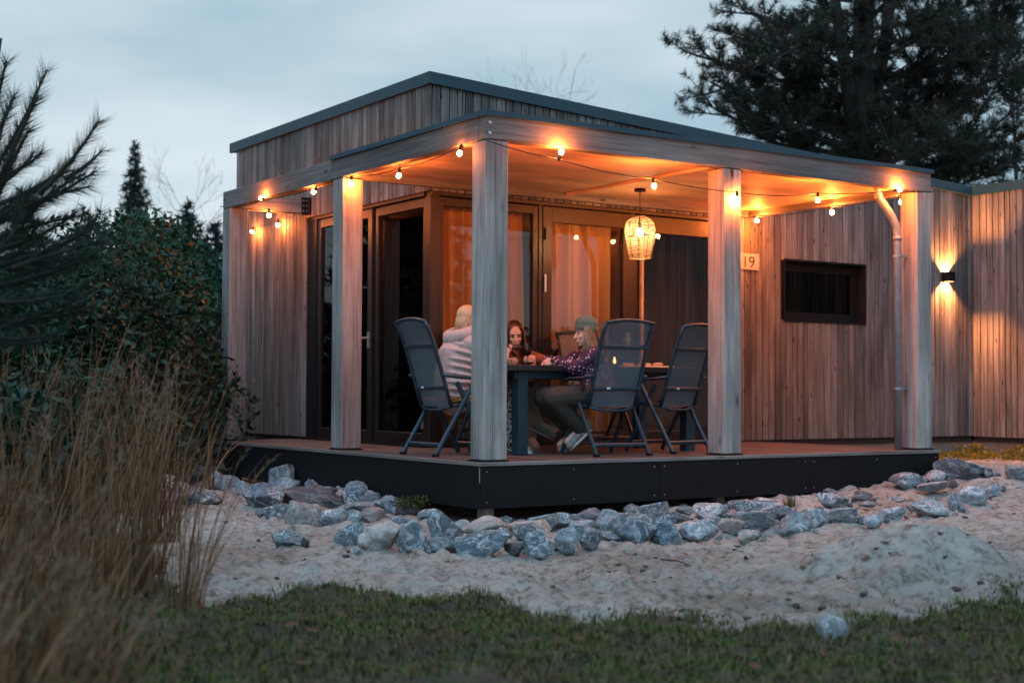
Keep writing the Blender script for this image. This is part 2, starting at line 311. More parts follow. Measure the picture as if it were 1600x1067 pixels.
# ---------------------------------------------------------------- mesh helpers
def vec(p): return np.array(p, float)
def unit(v): v = vec(v); return v/(np.linalg.norm(v)+1e-12)
class MB:
    def __init__(s): s.v = []; s.f = []
    def add(s, vs, fs):
        k = len(s.v); s.v.extend([tuple(map(float, q)) for q in vs]); s.f.extend([tuple(i+k for i in q) for q in fs]); return s
    def box(s, a, b, c=0.0):
        x0, y0, z0 = a; x1, y1, z1 = b
        if c <= 0:
            return s.add([(x0,y0,z0),(x1,y0,z0),(x1,y1,z0),(x0,y1,z0),(x0,y0,z1),(x1,y0,z1),(x1,y1,z1),(x0,y1,z1)],
                         [(3,2,1,0),(4,5,6,7),(0,1,5,4),(1,2,6,5),(2,3,7,6),(3,0,4,7)])
        vs = []
        for sx, X in ((1, x0), (-1, x1)):
            for sy, Y in ((1, y0), (-1, y1)):
                for sz, Z in ((1, z0), (-1, z1)):
                    vs += [(X, Y+sy*c, Z+sz*c), (X+sx*c, Y, Z+sz*c), (X+sx*c, Y+sy*c, Z)]
        def i(a, b, c, k): return (a*4+b*2+c)*3+k
        fs = [(i(0,0,0,0),i(0,0,1,0),i(0,1,1,0),i(0,1,0,0)),(i(1,0,0,0),i(1,1,0,0),i(1,1,1,0),i(1,0,1,0)),
              (i(0,0,0,1),i(1,0,0,1),i(1,0,1,1),i(0,0,1,1)),(i(0,1,0,1),i(0,1,1,1),i(1,1,1,1),i(1,1,0,1)),
              (i(0,0,0,2),i(0,1,0,2),i(1,1,0,2),i(1,0,0,2)),(i(0,0,1,2),i(1,0,1,2),i(1,1,1,2),i(0,1,1,2))]
        for b_ in (0, 1):
            for c_ in (0, 1): fs.append((i(0,b_,c_,1),i(1,b_,c_,1),i(1,b_,c_,2),i(0,b_,c_,2)))
        for a_ in (0, 1):
            for c_ in (0, 1): fs.append((i(a_,0,c_,0),i(a_,1,c_,0),i(a_,1,c_,2),i(a_,0,c_,2)))
            for b_ in (0, 1): fs.append((i(a_,b_,0,0),i(a_,b_,1,0),i(a_,b_,1,1),i(a_,b_,0,1)))
            for b_ in (0, 1):
                for c_ in (0, 1): fs.append((i(a_,b_,c_,0),i(a_,b_,c_,1),i(a_,b_,c_,2)))
        return s.add(vs, fs)
    def tube(s, pts, r, n=8, cap=True, flat=None):
        pts = [vec(p) for p in pts]; rs = r if hasattr(r, '__len__') else [r]*len(pts)
        k = len(s.v); ref = None
        for i, p in enumerate(pts):
            t = unit(pts[min(i+1, len(pts)-1)]-pts[max(i-1, 0)])
            if ref is None: ref = unit(np.cross(t, (0, 0, 1) if abs(t[2]) < .9 else (1, 0, 0)))
            ref = unit(ref-t*ref.dot(t)); b = np.cross(t, ref)
            for j in range(n):
                a = 2*pi*j/n+pi/n
                q = p+ref*cos(a)*rs[i]*(flat[0] if flat else 1)+b*sin(a)*rs[i]*(flat[1] if flat else 1)
                s.v.append(tuple(q))
        for i in range(len(pts)-1):
            for j in range(n): s.f.append((k+i*n+j, k+i*n+(j+1) % n, k+(i+1)*n+(j+1) % n, k+(i+1)*n+j))
        if cap: s.f.append(tuple(k+j for j in reversed(range(n)))); s.f.append(tuple(k+(len(pts)-1)*n+j for j in range(n)))
        return s
    def lathe(s, prof, c=(0, 0, 0), n=16, cap=False):
        k = len(s.v)
        for r, z in prof:
            for j in range(n): s.v.append((c[0]+r*cos(2*pi*j/n), c[1]+r*sin(2*pi*j/n), c[2]+z))
        for i in range(len(prof)-1):
            for j in range(n): s.f.append((k+i*n+j, k+i*n+(j+1) % n, k+(i+1)*n+(j+1) % n, k+(i+1)*n+j))
        if cap: s.f.append(tuple(k+j for j in reversed(range(n)))); s.f.append(tuple(k+(len(prof)-1)*n+j for j in range(n)))
        return s
    def ell(s, c, rad, axes=None, nu=14, nv=9):
        A = np.eye(3) if axes is None else np.array(axes)
        k = len(s.v); c = vec(c)
        for i in range(1, nv):
            t = pi*i/nv
            for j in range(nu):
                a = 2*pi*j/nu; l = vec((sin(t)*cos(a)*rad[0], sin(t)*sin(a)*rad[1], cos(t)*rad[2])); s.v.append(tuple(c+l@A))
        s.v.append(tuple(c+vec((0, 0, rad[2]))@A)); s.v.append(tuple(c-vec((0, 0, rad[2]))@A)); T, B = len(s.v)-2, len(s.v)-1
        for i in range(nv-2):
            for j in range(nu): s.f.append((k+i*nu+j, k+(i+1)*nu+j, k+(i+1)*nu+(j+1) % nu, k+i*nu+(j+1) % nu))
        for j in range(nu):
            s.f.append((T, k+j, k+(j+1) % nu)); m = k+(nv-2)*nu; s.f.append((B, m+(j+1) % nu, m+j))
        return s
    def cap(s, p0, p1, r0, r1, n=10):
        p0, p1 = vec(p0), vec(p1); d = unit(p1-p0)
        pts = [p0-d*r0*.98, p0-d*r0*.7, p0, p1, p1+d*r1*.7, p1+d*r1*.98]
        return s.tube(pts, [r0*.15, r0*.71, r0, r1, r1*.71, r1*.15], n)
    def mesh(s, name, smooth=False):
        me = bpy.data.meshes.new(name); me.from_pydata(s.v, [], s.f); me.update()
        if smooth: me.polygons.foreach_set('use_smooth', [True]*len(me.polygons))
        return me
    def build(s, name, mat, parent=None, smooth=False): return put(name, s.mesh(name, smooth), mat, parent)
def put(name, me, mat, parent=None):
    o = bpy.data.objects.new(name, me); COL.objects.link(o)
    if mat is not None and not len(me.materials): me.materials.append(M[mat] if isinstance(mat, str) else mat)
    if parent is not None:
        o.parent = parent
        if parent.get('_world'): o.matrix_parent_inverse = Matrix.Translation(-Vector(parent['_world']))
    return o
def tag(o, label, cat, group=None, kind=None):
    o['label'] = label
    if cat: o['category'] = cat
    if group: o['group'] = group
    if kind: o['kind'] = kind
    return o
def thing(name, label, cat, loc=(0, 0, 0), group=None, world=True):
    """an Empty at the thing's base; its parts are modelled in place"""
    o = bpy.data.objects.new(name, None); COL.objects.link(o); o.location = loc; o.empty_display_size = .1
    if world: o['_world'] = tuple(map(float, loc))
    return tag(o, label, cat, group)
def part(parent, name, mb, mat, smooth=False):
    o = put(name, mb.mesh(name, smooth) if isinstance(mb, MB) else mb, mat)
    o.parent = parent
    top = parent
    while top.parent: top = top.parent
    if parent is top and top.get('_world') is not None: o.matrix_parent_inverse = Matrix.Translation(-Vector(top['_world']))
    if name in STUFFY: o['kind'] = 'stuff'
    return o
STUFFY = {'plumes', 'stalks', 'stems', 'needles', 'old_needles', 'leaves', 'twigs', 'branches', 'woven_shade', 'shade_frame', 'hair'}
def np_mesh(name, V, F, smooth=False):
    me = bpy.data.meshes.new(name); V = np.asarray(V, np.float32); F = np.asarray(F, np.int32)
    me.vertices.add(len(V)); me.vertices.foreach_set('co', V.ravel())
    k = F.shape[1]; me.loops.add(F.size); me.loops.foreach_set('vertex_index', F.ravel())
    me.polygons.add(len(F)); me.polygons.foreach_set('loop_start', np.arange(len(F), dtype=np.int32)*k)
    try: me.polygons.foreach_set('loop_total', np.full(len(F), k, np.int32))
    except Exception: pass
    if smooth: me.polygons.foreach_set('use_smooth', np.ones(len(F), bool))
    me.update(calc_edges=True); me.validate(); return me
def evaluated(me, mods):
    o = bpy.data.objects.new('tmp', me); COL.objects.link(o)
    for t, kw in mods:
        md = o.modifiers.new(t, t)
        for k, v in kw.items(): setattr(md, k, v)
    dg = bpy.context.evaluated_depsgraph_get(); dg.update()
    r = bpy.data.meshes.new_from_object(o.evaluated_get(dg)); bpy.data.objects.remove(o); return r
def blob(mb, voxel=.008, smooth=4, fac=.5):
    me = evaluated(mb.mesh('blob'), [('REMESH', dict(mode='VOXEL', voxel_size=voxel)), ('SMOOTH', dict(factor=fac, iterations=smooth))])
    me.polygons.foreach_set('use_smooth', [True]*len(me.polygons)); return me
# value noise in numpy
_perm = np.random.default_rng(5).random((256, 256))
def vnoise(x, y):
    xi = np.floor(x).astype(int); yi = np.floor(y).astype(int); u = x-xi; v = y-yi; u = u*u*(3-2*u); v = v*v*(3-2*v)
    g = lambda a, b: _perm[a % 256, b % 256]
    return (g(xi, yi)*(1-u)+g(xi+1, yi)*u)*(1-v)+(g(xi, yi+1)*(1-u)+g(xi+1, yi+1)*u)*v-.5
def sst(t): t = np.clip(t, 0, 1); return t*t*(3-2*t)
# ---------------------------------------------------------------- ground
DZ = .45                                   # deck top
XL, YF = .95, 2.45                         # cabin front corner
XW = 8.634                                 # side wing of the cabin
MOUND = on_z(1425, 900, .03)
def base_z(x, y):
    x = np.asarray(x, float); y = np.asarray(y, float)
    z = .21*sst((x-1.0)/4.6)*sst((y+3.4)/3.2)
    z = z+.06*sst((y-1.5)/3)*sst((1.0-x)/1.5)
    d = np.hypot(x-5.2, y+3.6)
    z = z-.02*sst((3.0-y*0+x*0-d)/3)
    mx, my = x-MOUND[0], y-MOUND[1]
    a = mx*.833-my*.553; b = mx*.553+my*.833
    rr = np.sqrt((a/.52)**2+(b/.46)**2)
    z = z+.30*np.exp(-(rr**2.2)*1.1)+.05*np.exp(-(((a-.55)/.5)**2+(b/.5)**2))
    return z
def ground_z(x, y):
    z = base_z(x, y)
    x = np.asarray(x, float); y = np.asarray(y, float)
    nearm = np.exp(-(((x-MOUND[0])**2+(y-MOUND[1])**2)/.5))
    z = z+.05*vnoise(x*1.3+9, y*1.3)+.05*vnoise(x*3.1, y*3.1+4)*(1+nearm)+.035*vnoise(x*7.3, y*7.3)*(1+.6*nearm)+(.055*vnoise(x*12, y*12)-.075*np.abs(vnoise(x*7+2, y*7)))*(.8+1.1*vnoise(x*.9+5, y*.9))+.034*vnoise(x*24, y*24)
    return z
def gpix(px, py):
    p = on_z(px, py, 0.0)
    for _ in range(12): p = on_z(px, py, float(base_z(p[0], p[1])))
    return p
def axis(a, b, step, far):
    c = list(np.arange(a, b, step)); lo, hi, st = a, b, step
    L, Hh = [], []
    while lo > -far: st *= 1.35; lo -= st; L.append(lo)
    st = step
    while hi < far: st *= 1.35; hi += st; Hh.append(hi)
    return np.array(L[::-1]+c+Hh)
gx = axis(-5.5, 9.2, .034, 400); gy = axis(-6.2, 3.4, .034, 400)
X, Y = np.meshgrid(gx, gy, indexing='ij'); fade = np.exp(-(np.maximum(0, np.hypot(X-1, Y)-25)/25)**2)
Z = ground_z(X, Y)*fade
# sink the ground under the cabin and terrace a little
V = np.stack([X, Y, Z], -1).reshape(-1, 3); nx, ny = X.shape
I = np.arange(nx*ny).reshape(nx, ny)
F = np.stack([I[:-1, :-1], I[1:, :-1], I[1:, 1:], I[:-1, 1:]], -1).reshape(-1, 4)
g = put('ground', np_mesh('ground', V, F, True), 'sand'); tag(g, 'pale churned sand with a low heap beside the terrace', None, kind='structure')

# lawn edge, measured along the camera's sideways and forward axes on the ground
FH = unit((FW[0], FW[1], 0)); RH = unit((RT[0], RT[1], 0))
edge_px = [(-900, 720), (-300, 760), (0, 775), (150, 800), (225, 850), (285, 925), (332, 958), (420, 935), (512, 920), (590, 926), (672, 934), (735, 940), (794, 958), (850, 972), (905, 978), (975, 974), (1044, 970), (1100, 982), (1150, 990), (1220, 986), (1283, 980), (1380, 970), (1473, 963), (1540, 955), (1600, 950), (1900, 940)]
EP = np.array([on_z(a, b, 0.0) for a, b in edge_px])
es, et = (EP-CAM)@RH, (EP-CAM)@FH
def lawn_t(s): return np.interp(s, es, et)
def lawn_in(x, y, jag=1.0):
    s = (x-CAM[0])*RH[0]+(y-CAM[1])*RH[1]; t = (x-CAM[0])*FH[0]+(y-CAM[1])*FH[1]
    return lawn_t(s)+jag*(.28*vnoise(x*2.6+3, y*2.6)+.34*vnoise(x*8, y*8)+.25*vnoise(x*21, y*21))-t
sx = np.arange(-7, 6, .05); st = np.arange(.5, 13, .05)
S, T = np.meshgrid(sx, st, indexing='ij'); LX = CAM[0]+S*RH[0]+T*FH[0]; LY = CAM[1]+S*RH[1]+T*FH[1]
LZ = ground_z(LX, LY)+.022
keep = lawn_in(LX, LY) > 0
I = np.arange(S.size).reshape(S.shape); kk = keep[:-1, :-1] & keep[1:, :-1] & keep[1:, 1:] & keep[:-1, 1:]
F = np.stack([I[:-1, :-1], I[1:, :-1], I[1:, 1:], I[:-1, 1:]], -1)[kk]
V = np.stack([LX, LY, LZ], -1).reshape(-1, 3); used = np.unique(F); rm = np.zeros(S.size, int); rm[used] = np.arange(len(used))
lw = put('lawn', np_mesh('lawn', V[used], rm[F], True), 'soil'); tag(lw, 'dark mossy lawn soil in front of the sand', None, kind='structure')

def blades(P, n_seg, length, width, lean, rng, droop=.5, wind=(0, 0)):
    """curved grass blades as tapered strips: P (n,3) roots -> verts, quads"""
    n = len(P); az = rng.random(n)*2*pi; L = length*(.55+.6*rng.random(n)); ln = lean*(.3+rng.random(n))
    d = np.stack([np.cos(az)*ln+wind[0], np.sin(az)*ln+wind[1]], -1)
    sd = np.stack([-np.sin(az+rng.normal(0, .5, n)), np.cos(az), np.zeros(n)], -1); w = width*(.6+.8*rng.random(n))
    rows = []
    for k in range(n_seg+1):
        u = k/n_seg
        c = P+np.concatenate([d*(L*(u*.6+u*u*.6))[:, None], ((L*(u-droop*ln*u*u*u))[:, None])], 1)
        ww = (w*(1-u)**.7*.5+w*.04)[:, None]
        rows += [c-sd*ww, c+sd*ww]
    V = np.stack(rows, 1).reshape(-1, 3); m = 2*(n_seg+1); b = np.arange(n)[:, None]*m
    F = np.concatenate([b+np.array([2*k, 2*k+1, 2*k+3, 2*k+2]) for k in range(n_seg)], 0)
    return V, F
# mown grass
n = 170000; s = RNG.uniform(-3.2, 3.2, n); t = RNG.uniform(3.6, 7.2, n)
bx, by = CAM[0]+s*RH[0]+t*FH[0], CAM[1]+s*RH[1]+t*FH[1]
ins = lawn_in(bx, by)+RNG.normal(0, .10, n); dens = vnoise(bx*2.2, by*2.2)+.8*vnoise(bx*6, by*6)
ok = (ins > 0) & (dens+RNG.random(n)*.7 > .0); bx, by = bx[ok], by[ok]
V, F = blades(np.stack([bx, by, ground_z(bx, by)+.016], -1), 2, .045, .005, .65, RNG)
gr = put('grass', np_mesh('grass', V, F), 'lawn'); tag(gr, 'short olive green mown grass at the sand edge', 'grass', kind='stuff')

# ---------------------------------------------------------------- terrace deck
deck = thing('terrace_deck', 'raised terrace of brown boards with black side panels', 'deck', (0, 0, .1))
W, GAP, x = .144, .006, -.04
while x < 5.03:
    x1 = min(x+W, 5.04)
    if x < XL-.02 < x1: x1 = XL-.022
    dz = random.uniform(-.0015, .0015)
    part(deck, 'deck_board', MB().box((x, -.012, DZ-.028+dz), (x1, 5.21 if x1 < XL else YF+.01, DZ+dz), .002), 'deck'); x = x1+GAP
part(deck, 'edge_board', MB().box((-.045, -.045, DZ-.03), (5.045, -.016, DZ-.001), .003), 'beamx')
part(deck, 'edge_board', MB().box((-.073, -.045, DZ-.03), (-.047, 5.215, DZ-.001), .003), 'beamy')
for xa, xb in ((-.052, 1.648), (1.652, 3.338), (3.342, 5.03)):
    sp_ = part(deck, 'side_panel', MB().box((xa, -.034, .105+random.uniform(0, .004)), (xb, -.018, DZ-.032), .002), 'black')
    for xs in (xa+.05, (xa+xb)/2, xb-.05):
        for zs in (.15, .38): part(sp_, 'screw', MB().tube([(xs, -.033, zs), (xs, -.037, zs)], .005, 6), 'steel')
part(deck, 'side_panel', MB().box((-.066, -.034, .105), (-.054, 5.20, DZ-.032), .002), 'black')
part(deck, 'side_panel', MB().box((5.018, -.016, .105), (5.03, YF, DZ-.032), .002), 'black')
part(deck, 'joint_strip', MB().box((-.068, -.037, .30), (-.062, -.033, DZ-.04)), 'steel')
for px_, py_ in ((.06, .10), (2.4, .12), (4.8, .12), (.06, 2.4), (.06, 4.9)):
    part(deck, 'stub_post', MB().box((px_, py_, -.15), (px_+.09, py_+.09, DZ-.03)), 'postz')
part(deck, 'joist', MB().box((.0, .9, .25), (4.98, .95, DZ-.029)), 'core')
part(deck, 'joist', MB().box((.0, 2.2, .25), (4.98, 2.25, DZ-.029)), 'core')

# ---------------------------------------------------------------- pergola
BZ0, BZ1 = 2.87, 3.05
perg = thing('pergola', 'grey timber terrace roof on five square posts beside the cabin', 'pergola', (0, 0, DZ))
def sawn_post(x, y, s=.2):
    mb = MB().box((x, y, DZ+.012), (x+s, y+s, BZ0-.006), .006)
    p = part(perg, 'post', mb, 'postz')
    part(p, 'foot_plate', MB().box((x-.012, y-.012, DZ+.001), (x+s+.012, y+s+.012, DZ+.011)), 'black')
    part(p, 'top_gasket', MB().box((x+.004, y+.004, BZ0-.005), (x+s-.004, y+s-.004, BZ0-.001)), 'black')
    return p
for q in ((0, 0), (2.37, 0), (4.78, 0), (0, 2.36), (0, 4.94)): sawn_post(*q)
part(perg, 'beam', MB().box((.0, .0, BZ0), (4.98, .11, BZ1), .005), 'beamx')
b2 = part(perg, 'beam', MB().box((.0, .113, BZ0), (.11, 2.60, BZ1), .005), 'beamy')
part(perg, 'beam', MB().box((.0, 2.604, BZ0), (.11, 5.14, BZ1-.002), .005), 'beamy')
part(perg, 'beam', MB().box((4.87, .113, BZ0), (4.98, YF-.04, BZ1), .005), 'beamy')
part(perg, 'beam', MB().box((.113, 2.37, BZ0-.01), (4.867, 2.43, BZ1-.06), .005), 'beamx')
cb = part(perg, 'beam', MB().box((.113, 5.0, BZ0), (XL-.04, 5.11, BZ1), .005), 'beamx')
hg = part(perg, 'beam_hanger', MB().box((XL-.115, 4.985, BZ0-.012), (XL-.034, 4.998, BZ1-.005)).box((XL-.05, 4.93, BZ0-.012), (XL-.036, 4.985, BZ1-.005)), 'black')
for i in range(2):
    for j in range(3):
        q = (XL-.098+.036*i, 4.986, BZ0+.03+.055*j); part(hg, 'bolt', MB().tube([q, (q[0], 4.979, q[2])], .008, 6), 'steel')
for z in (2.915, 2.995): part(perg, 'bolt', MB().tube([(.03, .002, z), (.03, -.004, z), (.03, -.010, z)], [.014, .014, .009], 8), 'steel')
# roof sheet, black edge flashing
part(perg, 'roof_sheet', MB().box((.02, .02, BZ1+.001), (4.96, YF-.03, BZ1+.02)), 'black')
part(perg, 'edge_flashing', MB().box((-.02, -.02, BZ1-.004), (5.0, -.003, BZ1+.036)), 'trim')
part(perg, 'edge_flashing', MB().box((-.02, -.001, BZ1-.004), (-.003, 2.60, BZ1+.036)), 'trim')
part(perg, 'edge_flashing', MB().box((4.984, -.001, BZ1-.004), (5.0, YF-.03, BZ1+.036)), 'trim')
part(perg, 'edge_flashing', MB().box((-.001, -.001, BZ1+.021), (4.98, .10, BZ1+.034)), 'trim')
part(perg, 'edge_flashing', MB().box((-.001, .102, BZ1+.021), (.10, 2.60, BZ1+.034)), 'trim')
part(perg, 'edge_flashing', MB().box((.01, 2.585, BZ1-.08), (.93, 2.60, BZ1+.03)), 'trim')
CZ = 2.925
for x0, x1 in ((.113, 2.468), (2.474, 4.867)):
    part(perg, 'ceiling_panel', MB().box((x0, .113, CZ), (x1, 2.367, CZ+.015)), 'ply')
part(perg, 'ceiling_batten', MB().box((2.435, .115, CZ-.028), (2.505, 2.365, CZ-.001), .004), 'ply')
# rain pipe
pp = [on_y(1384, 300, .22), on_y(1386, 312, .22)]
pipe_x, pipe_y = 4.66, .13
pts = [(pipe_x-.20, pipe_y+.06, CZ), (pipe_x-.20, pipe_y+.06, CZ-.07), (pipe_x-.18, pipe_y+.055, CZ-.13), (pipe_x-.06, pipe_y+.015, CZ-.30), (pipe_x-.015, pipe_y, CZ-.38), (pipe_x, pipe_y, CZ-.46), (pipe_x, pipe_y, DZ+.002)]
dp = part(perg, 'rain_pipe', MB().tube(pts, .036, 14), 'zinc', True)
for z in (1.02, 2.26):
    part(dp, 'pipe_clip', MB().lathe([(.037, -.012), (.042, -.012), (.042, .012), (.037, .012)], (pipe_x, pipe_y, z), 14).box((pipe_x+.04, pipe_y-.01, z-.01), (4.785, pipe_y+.01, z+.01)), 'zinc')
part(dp, 'pipe_joint', MB().lathe([(.037, -.02), (.0395, -.02), (.0395, .02), (.037, .02)], (pipe_x, pipe_y, CZ-.50), 14), 'zinc', True)

# ---------------------------------------------------------------- cabin
cab = thing('cabin', 'timber clad cabin with sloping flat roof and large dark glass doors', 'house', (XL, YF, .2))
def roof_z(x): return 3.83+(3.40-3.83)*(x-XL)/(XW-XL)
BW = .088
def cladding(parent, axis, u0, u1, face, out, z0f, z1f, skip=None):
    """upright boards along u; out = -1: the face looks towards minus"""
    u = u0; prev = 0
    while u < u1-.01:
        w = random.choice((BW, BW, BW, BW*1.12, BW*.86)); w = min(w, u1-u)
        if u1-(u+w) < .03: w = u1-u
        a, b = u+.0048, u+w-.0048; c = .006
        pr = random.uniform(0, .004); ft = face+out*(.022+pr); bk = face+out*.002
        segs = [(z0f(u+w/2), None)]
        rng_ = [(z0f(a), z1f(a), z1f(b))]
        if skip:
            for (s0, s1, q0, q1) in skip:
                if a < s1-.03 and b > s0+.03:
                    nr = []
                    for (lo, ha, hb) in rng_:
                        if q0 > lo+.02: nr.append((lo, q0, q0))
                        if q1 < min(ha, hb)-.02: nr.append((q1, ha, hb))
                    rng_ = nr
        for lo, ha, hb in rng_:
            prof = [(a, bk, ha), (a, ft-out*c, ha), (a+c, ft, ha), (b-c, ft, hb), (b, ft-out*c, hb), (b, bk, hb)]
            P = []
            for (uu, ff, hh) in prof: P.append((uu, ff, lo) if axis == 0 else (ff, uu, lo))
            for (uu, ff, hh) in prof: P.append((uu, ff, hh) if axis == 0 else (ff, uu, hh))
            fs = [(i, i+1, i+7, i+6) for i in range(5)]+[(5, 0, 6, 11), (0, 1, 2, 3, 4, 5), (6, 7, 8, 9, 10, 11)]
            part(parent, 'plank', MB().add(P, fs), 'clad')
        u += w
DOOR_T, DX1, DY1 = 2.835, 4.72, 5.06
WIN = (5.45, 6.73, 1.775, 2.435)
fw_ = part(cab, 'front_wall', MB().box((XL+.03, YF+.002, DOOR_T), (DX1, YF+.14, 3.40)).add([(XL+.03, YF+.002, 3.401), (DX1, YF+.002, 3.401), (DX1, YF+.14, 3.401), (XL+.03, YF+.14, 3.401), (XL+.03, YF+.002, roof_z(XL)-.02), (DX1, YF+.002, roof_z(DX1)-.02), (DX1, YF+.14, roof_z(DX1)-.02), (XL+.03, YF+.14, roof_z(XL)-.02)], [(3,2,1,0),(4,5,6,7),(0,1,5,4),(1,2,6,5),(2,3,7,6),(3,0,4,7)])
     .box((DX1+.001, YF+.002, .40), (WIN[0]-.001, YF+.14, 3.5)).box((WIN[1]+.001, YF+.002, .40), (XW, YF+.14, 3.40)).box((WIN[0], YF+.002, .40), (WIN[1], YF+.14, WIN[2])).box((WIN[0], YF+.002, WIN[3]), (WIN[1], YF+.14, 3.48)), 'core')
cladding(fw_, 0, XL+.002, XW-.001, YF, -1, lambda u: .462, lambda u: roof_z(u)-.004, [(XL-.1, DX1, 0, DOOR_T), (WIN[0], WIN[1], WIN[2], WIN[3])])
sw_ = part(cab, 'side_wall', MB().box((XL+.002, YF+.145, DOOR_T), (XL+.14, DY1, roof_z(XL)-.02)).box((XL+.002, DY1+.001, .40), (XL+.14, 7.02, roof_z(XL)-.02)), 'core')
cladding(sw_, 1, YF-.02, 7.02, XL, -1, lambda u: .475, lambda u: roof_z(XL)-.004, [(YF-.1, DY1, 0, DOOR_T)])
ww_ = part(cab, 'wing_wall', MB().box((XW+.002, -4.5, .40), (XW+.14, YF-.03, 3.39)), 'core')
cladding(ww_, 1, -4.5, YF-.03, XW, -1, lambda u: .455, lambda u: 3.394)
part(cab, 'plinth', MB().box((DX1+.2, YF+.02, -.1), (XW+.02, YF+.12, .398)), 'plinth')
part(cab, 'plinth', MB().box((XW+.022, -4.5, -.1), (XW+.12, YF+.018, .398)), 'plinth')
part(cab, 'plinth', MB().box((XL+.02, DY1, -.1), (XL+.12, 7.0, .398)), 'plinth')
part(cab, 'back_wall', MB().box((XL+.002, 7.025, -.1), (12.4, 7.15, 3.30)), 'core'); part(cab, 'end_wall', MB().box((12.3, -4.5, -.1), (12.4, 7.02, 3.2)), 'core'); part(cab, 'end_wall', MB().box((XW+.145, -4.5, -.1), (12.29, -4.4, 3.2)), 'core')
# roof with dark edge trim
TH = .108
def slope_box(x0, x1, y0, y1, lo, hi):
    za, zb = roof_z(x0), roof_z(x1)
    return MB().add([(x0,y0,za+lo),(x1,y0,zb+lo),(x1,y1,zb+lo),(x0,y1,za+lo),(x0,y0,za+hi),(x1,y0,zb+hi),(x1,y1,zb+hi),(x0,y1,za+hi)], [(3,2,1,0),(4,5,6,7),(0,1,5,4),(1,2,6,5),(2,3,7,6),(3,0,4,7)])
rf = part(cab, 'roof', slope_box(XL-.01, XW+.02, YF-.01, 7.16, .002, TH-.02), 'black')
part(cab, 'roof', MB().box((XW+.021, -4.6, 3.40), (12.45, 7.16, 3.48)), 'black')
part(rf, 'roof_trim', slope_box(XL-.05, XW-.042, YF-.05, YF-.012, -.003, TH), 'trim')
part(rf, 'roof_trim', MB().box((XL-.05, YF-.011, 3.827), (XL-.012, 7.18, 3.83+TH+.002)), 'trim')
part(rf, 'roof_trim', MB().box((XW-.04, -4.6, 3.394), (XW-.003, YF-.005, 3.402+TH)), 'trim')
# small window, set back in its opening
wv = part(cab, 'window', MB().box((WIN[0], YF+.10, WIN[2]), (WIN[1], YF+.14, WIN[2]+.10)).box((WIN[0], YF+.10, WIN[3]-.10), (WIN[1], YF+.14, WIN[3])).box((WIN[0], YF+.10, WIN[2]+.101), (WIN[0]+.07, YF+.14, WIN[3]-.101)).box((WIN[1]-.09, YF+.10, WIN[2]+.101), (WIN[1], YF+.14, WIN[3]-.101)), 'black')
part(wv, 'surround', MB().box((WIN[0]-.012, YF-.034, WIN[3]-.002), (WIN[1]+.012, YF+.098, WIN[3]+.018)).box((WIN[0]-.012, YF-.034, WIN[2]-.018), (WIN[1]+.012, YF+.098, WIN[2]+.002)).box((WIN[0]-.012, YF-.034, WIN[2]+.003), (WIN[0]+.006, YF+.098, WIN[3]-.003)).box((WIN[1]-.006, YF-.034, WIN[2]+.003), (WIN[1]+.012, YF+.098, WIN[3]-.003)), 'black')
part(wv, 'pane', MB().box((WIN[0]+.07, YF+.115, WIN[2]+.10), (WIN[1]-.09, YF+.121, WIN[3]-.10)), 'glass')
part(wv, 'blind', MB().box((WIN[0]+.05, YF+.17, WIN[2]+.05), (WIN[1]-.05, YF+.18, WIN[3]-.05)), 'inside')
# glass doors: frames with panes.  (name, u0, u1, z0, z1) outer frame; bars
def framed(parent, name, axis, u0, u1, z0, z1, d0, d1, bar=.07, sill=.10, top=None, pane=True):
    top = top or bar
    def B(mb, ua, ub, za, zb, a=d0, b=d1): return mb.box((ua, a, za), (ub, b, zb), .003) if axis == 0 else mb.box((a, ua, za), (b, ub, zb), .003)
    mb = MB(); B(mb, u0, u0+bar, z0, z1); B(mb, u1-bar, u1, z0, z1); B(mb, u0+bar+.0005, u1-bar-.0005, z0, z0+sill); B(mb, u0+bar+.0005, u1-bar-.0005, z1-top, z1)
    o = part(parent, name, mb, 'frame')
    if pane:
        g_ = MB(); m_ = (d0+d1)/2; B2 = (lambda a, b, c, d: g_.box((a, m_-.004, c), (b, m_+.004, d)) if axis == 0 else g_.box((m_-.004, a, c), (m_+.004, b, d)))
        B2(u0+bar, u1-bar, z0+sill, z1-top); part(o, 'pane', g_, 'glass')
    return o
Z0, Z1 = .47, 2.80
part(cab, 'door_head', MB().box((XL+.02, YF+.0, Z1+.001), (DX1, YF+.12, DOOR_T-.002)).box((XL+.0, YF+.121, Z1+.001), (XL+.12, DY1, DOOR_T-.002)), 'frame')
part(cab, 'door_sill', MB().box((XL+.02, YF-.02, .452), (DX1, YF+.12, .469)).box((XL-.02, YF+.121, .452), (XL+.12, DY1, .469)), 'frame')
part(cab, 'corner_post', MB().box((XL+.004, YF+.004, .47), (XL+.10, YF+.10, Z1), .004), 'frame')
fa = framed(cab, 'glass_door', 0, 1.055, 2.19, Z0, Z1-.01, YF+.03, YF+.09, .06, .09, .08)
fb = framed(cab, 'glass_door', 0, 2.235, 3.335, Z0, Z1-.01, YF+.01, YF+.07, .105, .12, .15)
fc = framed(cab, 'glass_door', 0, 3.38, 4.70, Z0, Z1-.01, YF+.03, YF+.09, .10, .10, .17)
for ja, jb, jo in ((2.191, 2.234, .02), (3.336, 3.379, .02), (4.701, DX1, 0)): part(cab, 'jamb', MB().box((ja, YF+jo, .47), (jb, YF+.11, Z1)), 'frame')
part(fb, 'hinge', MB().tube([(2.255, YF-.002, 1.95), (2.255, YF-.002, 2.12)], .011, 8), 'steel')
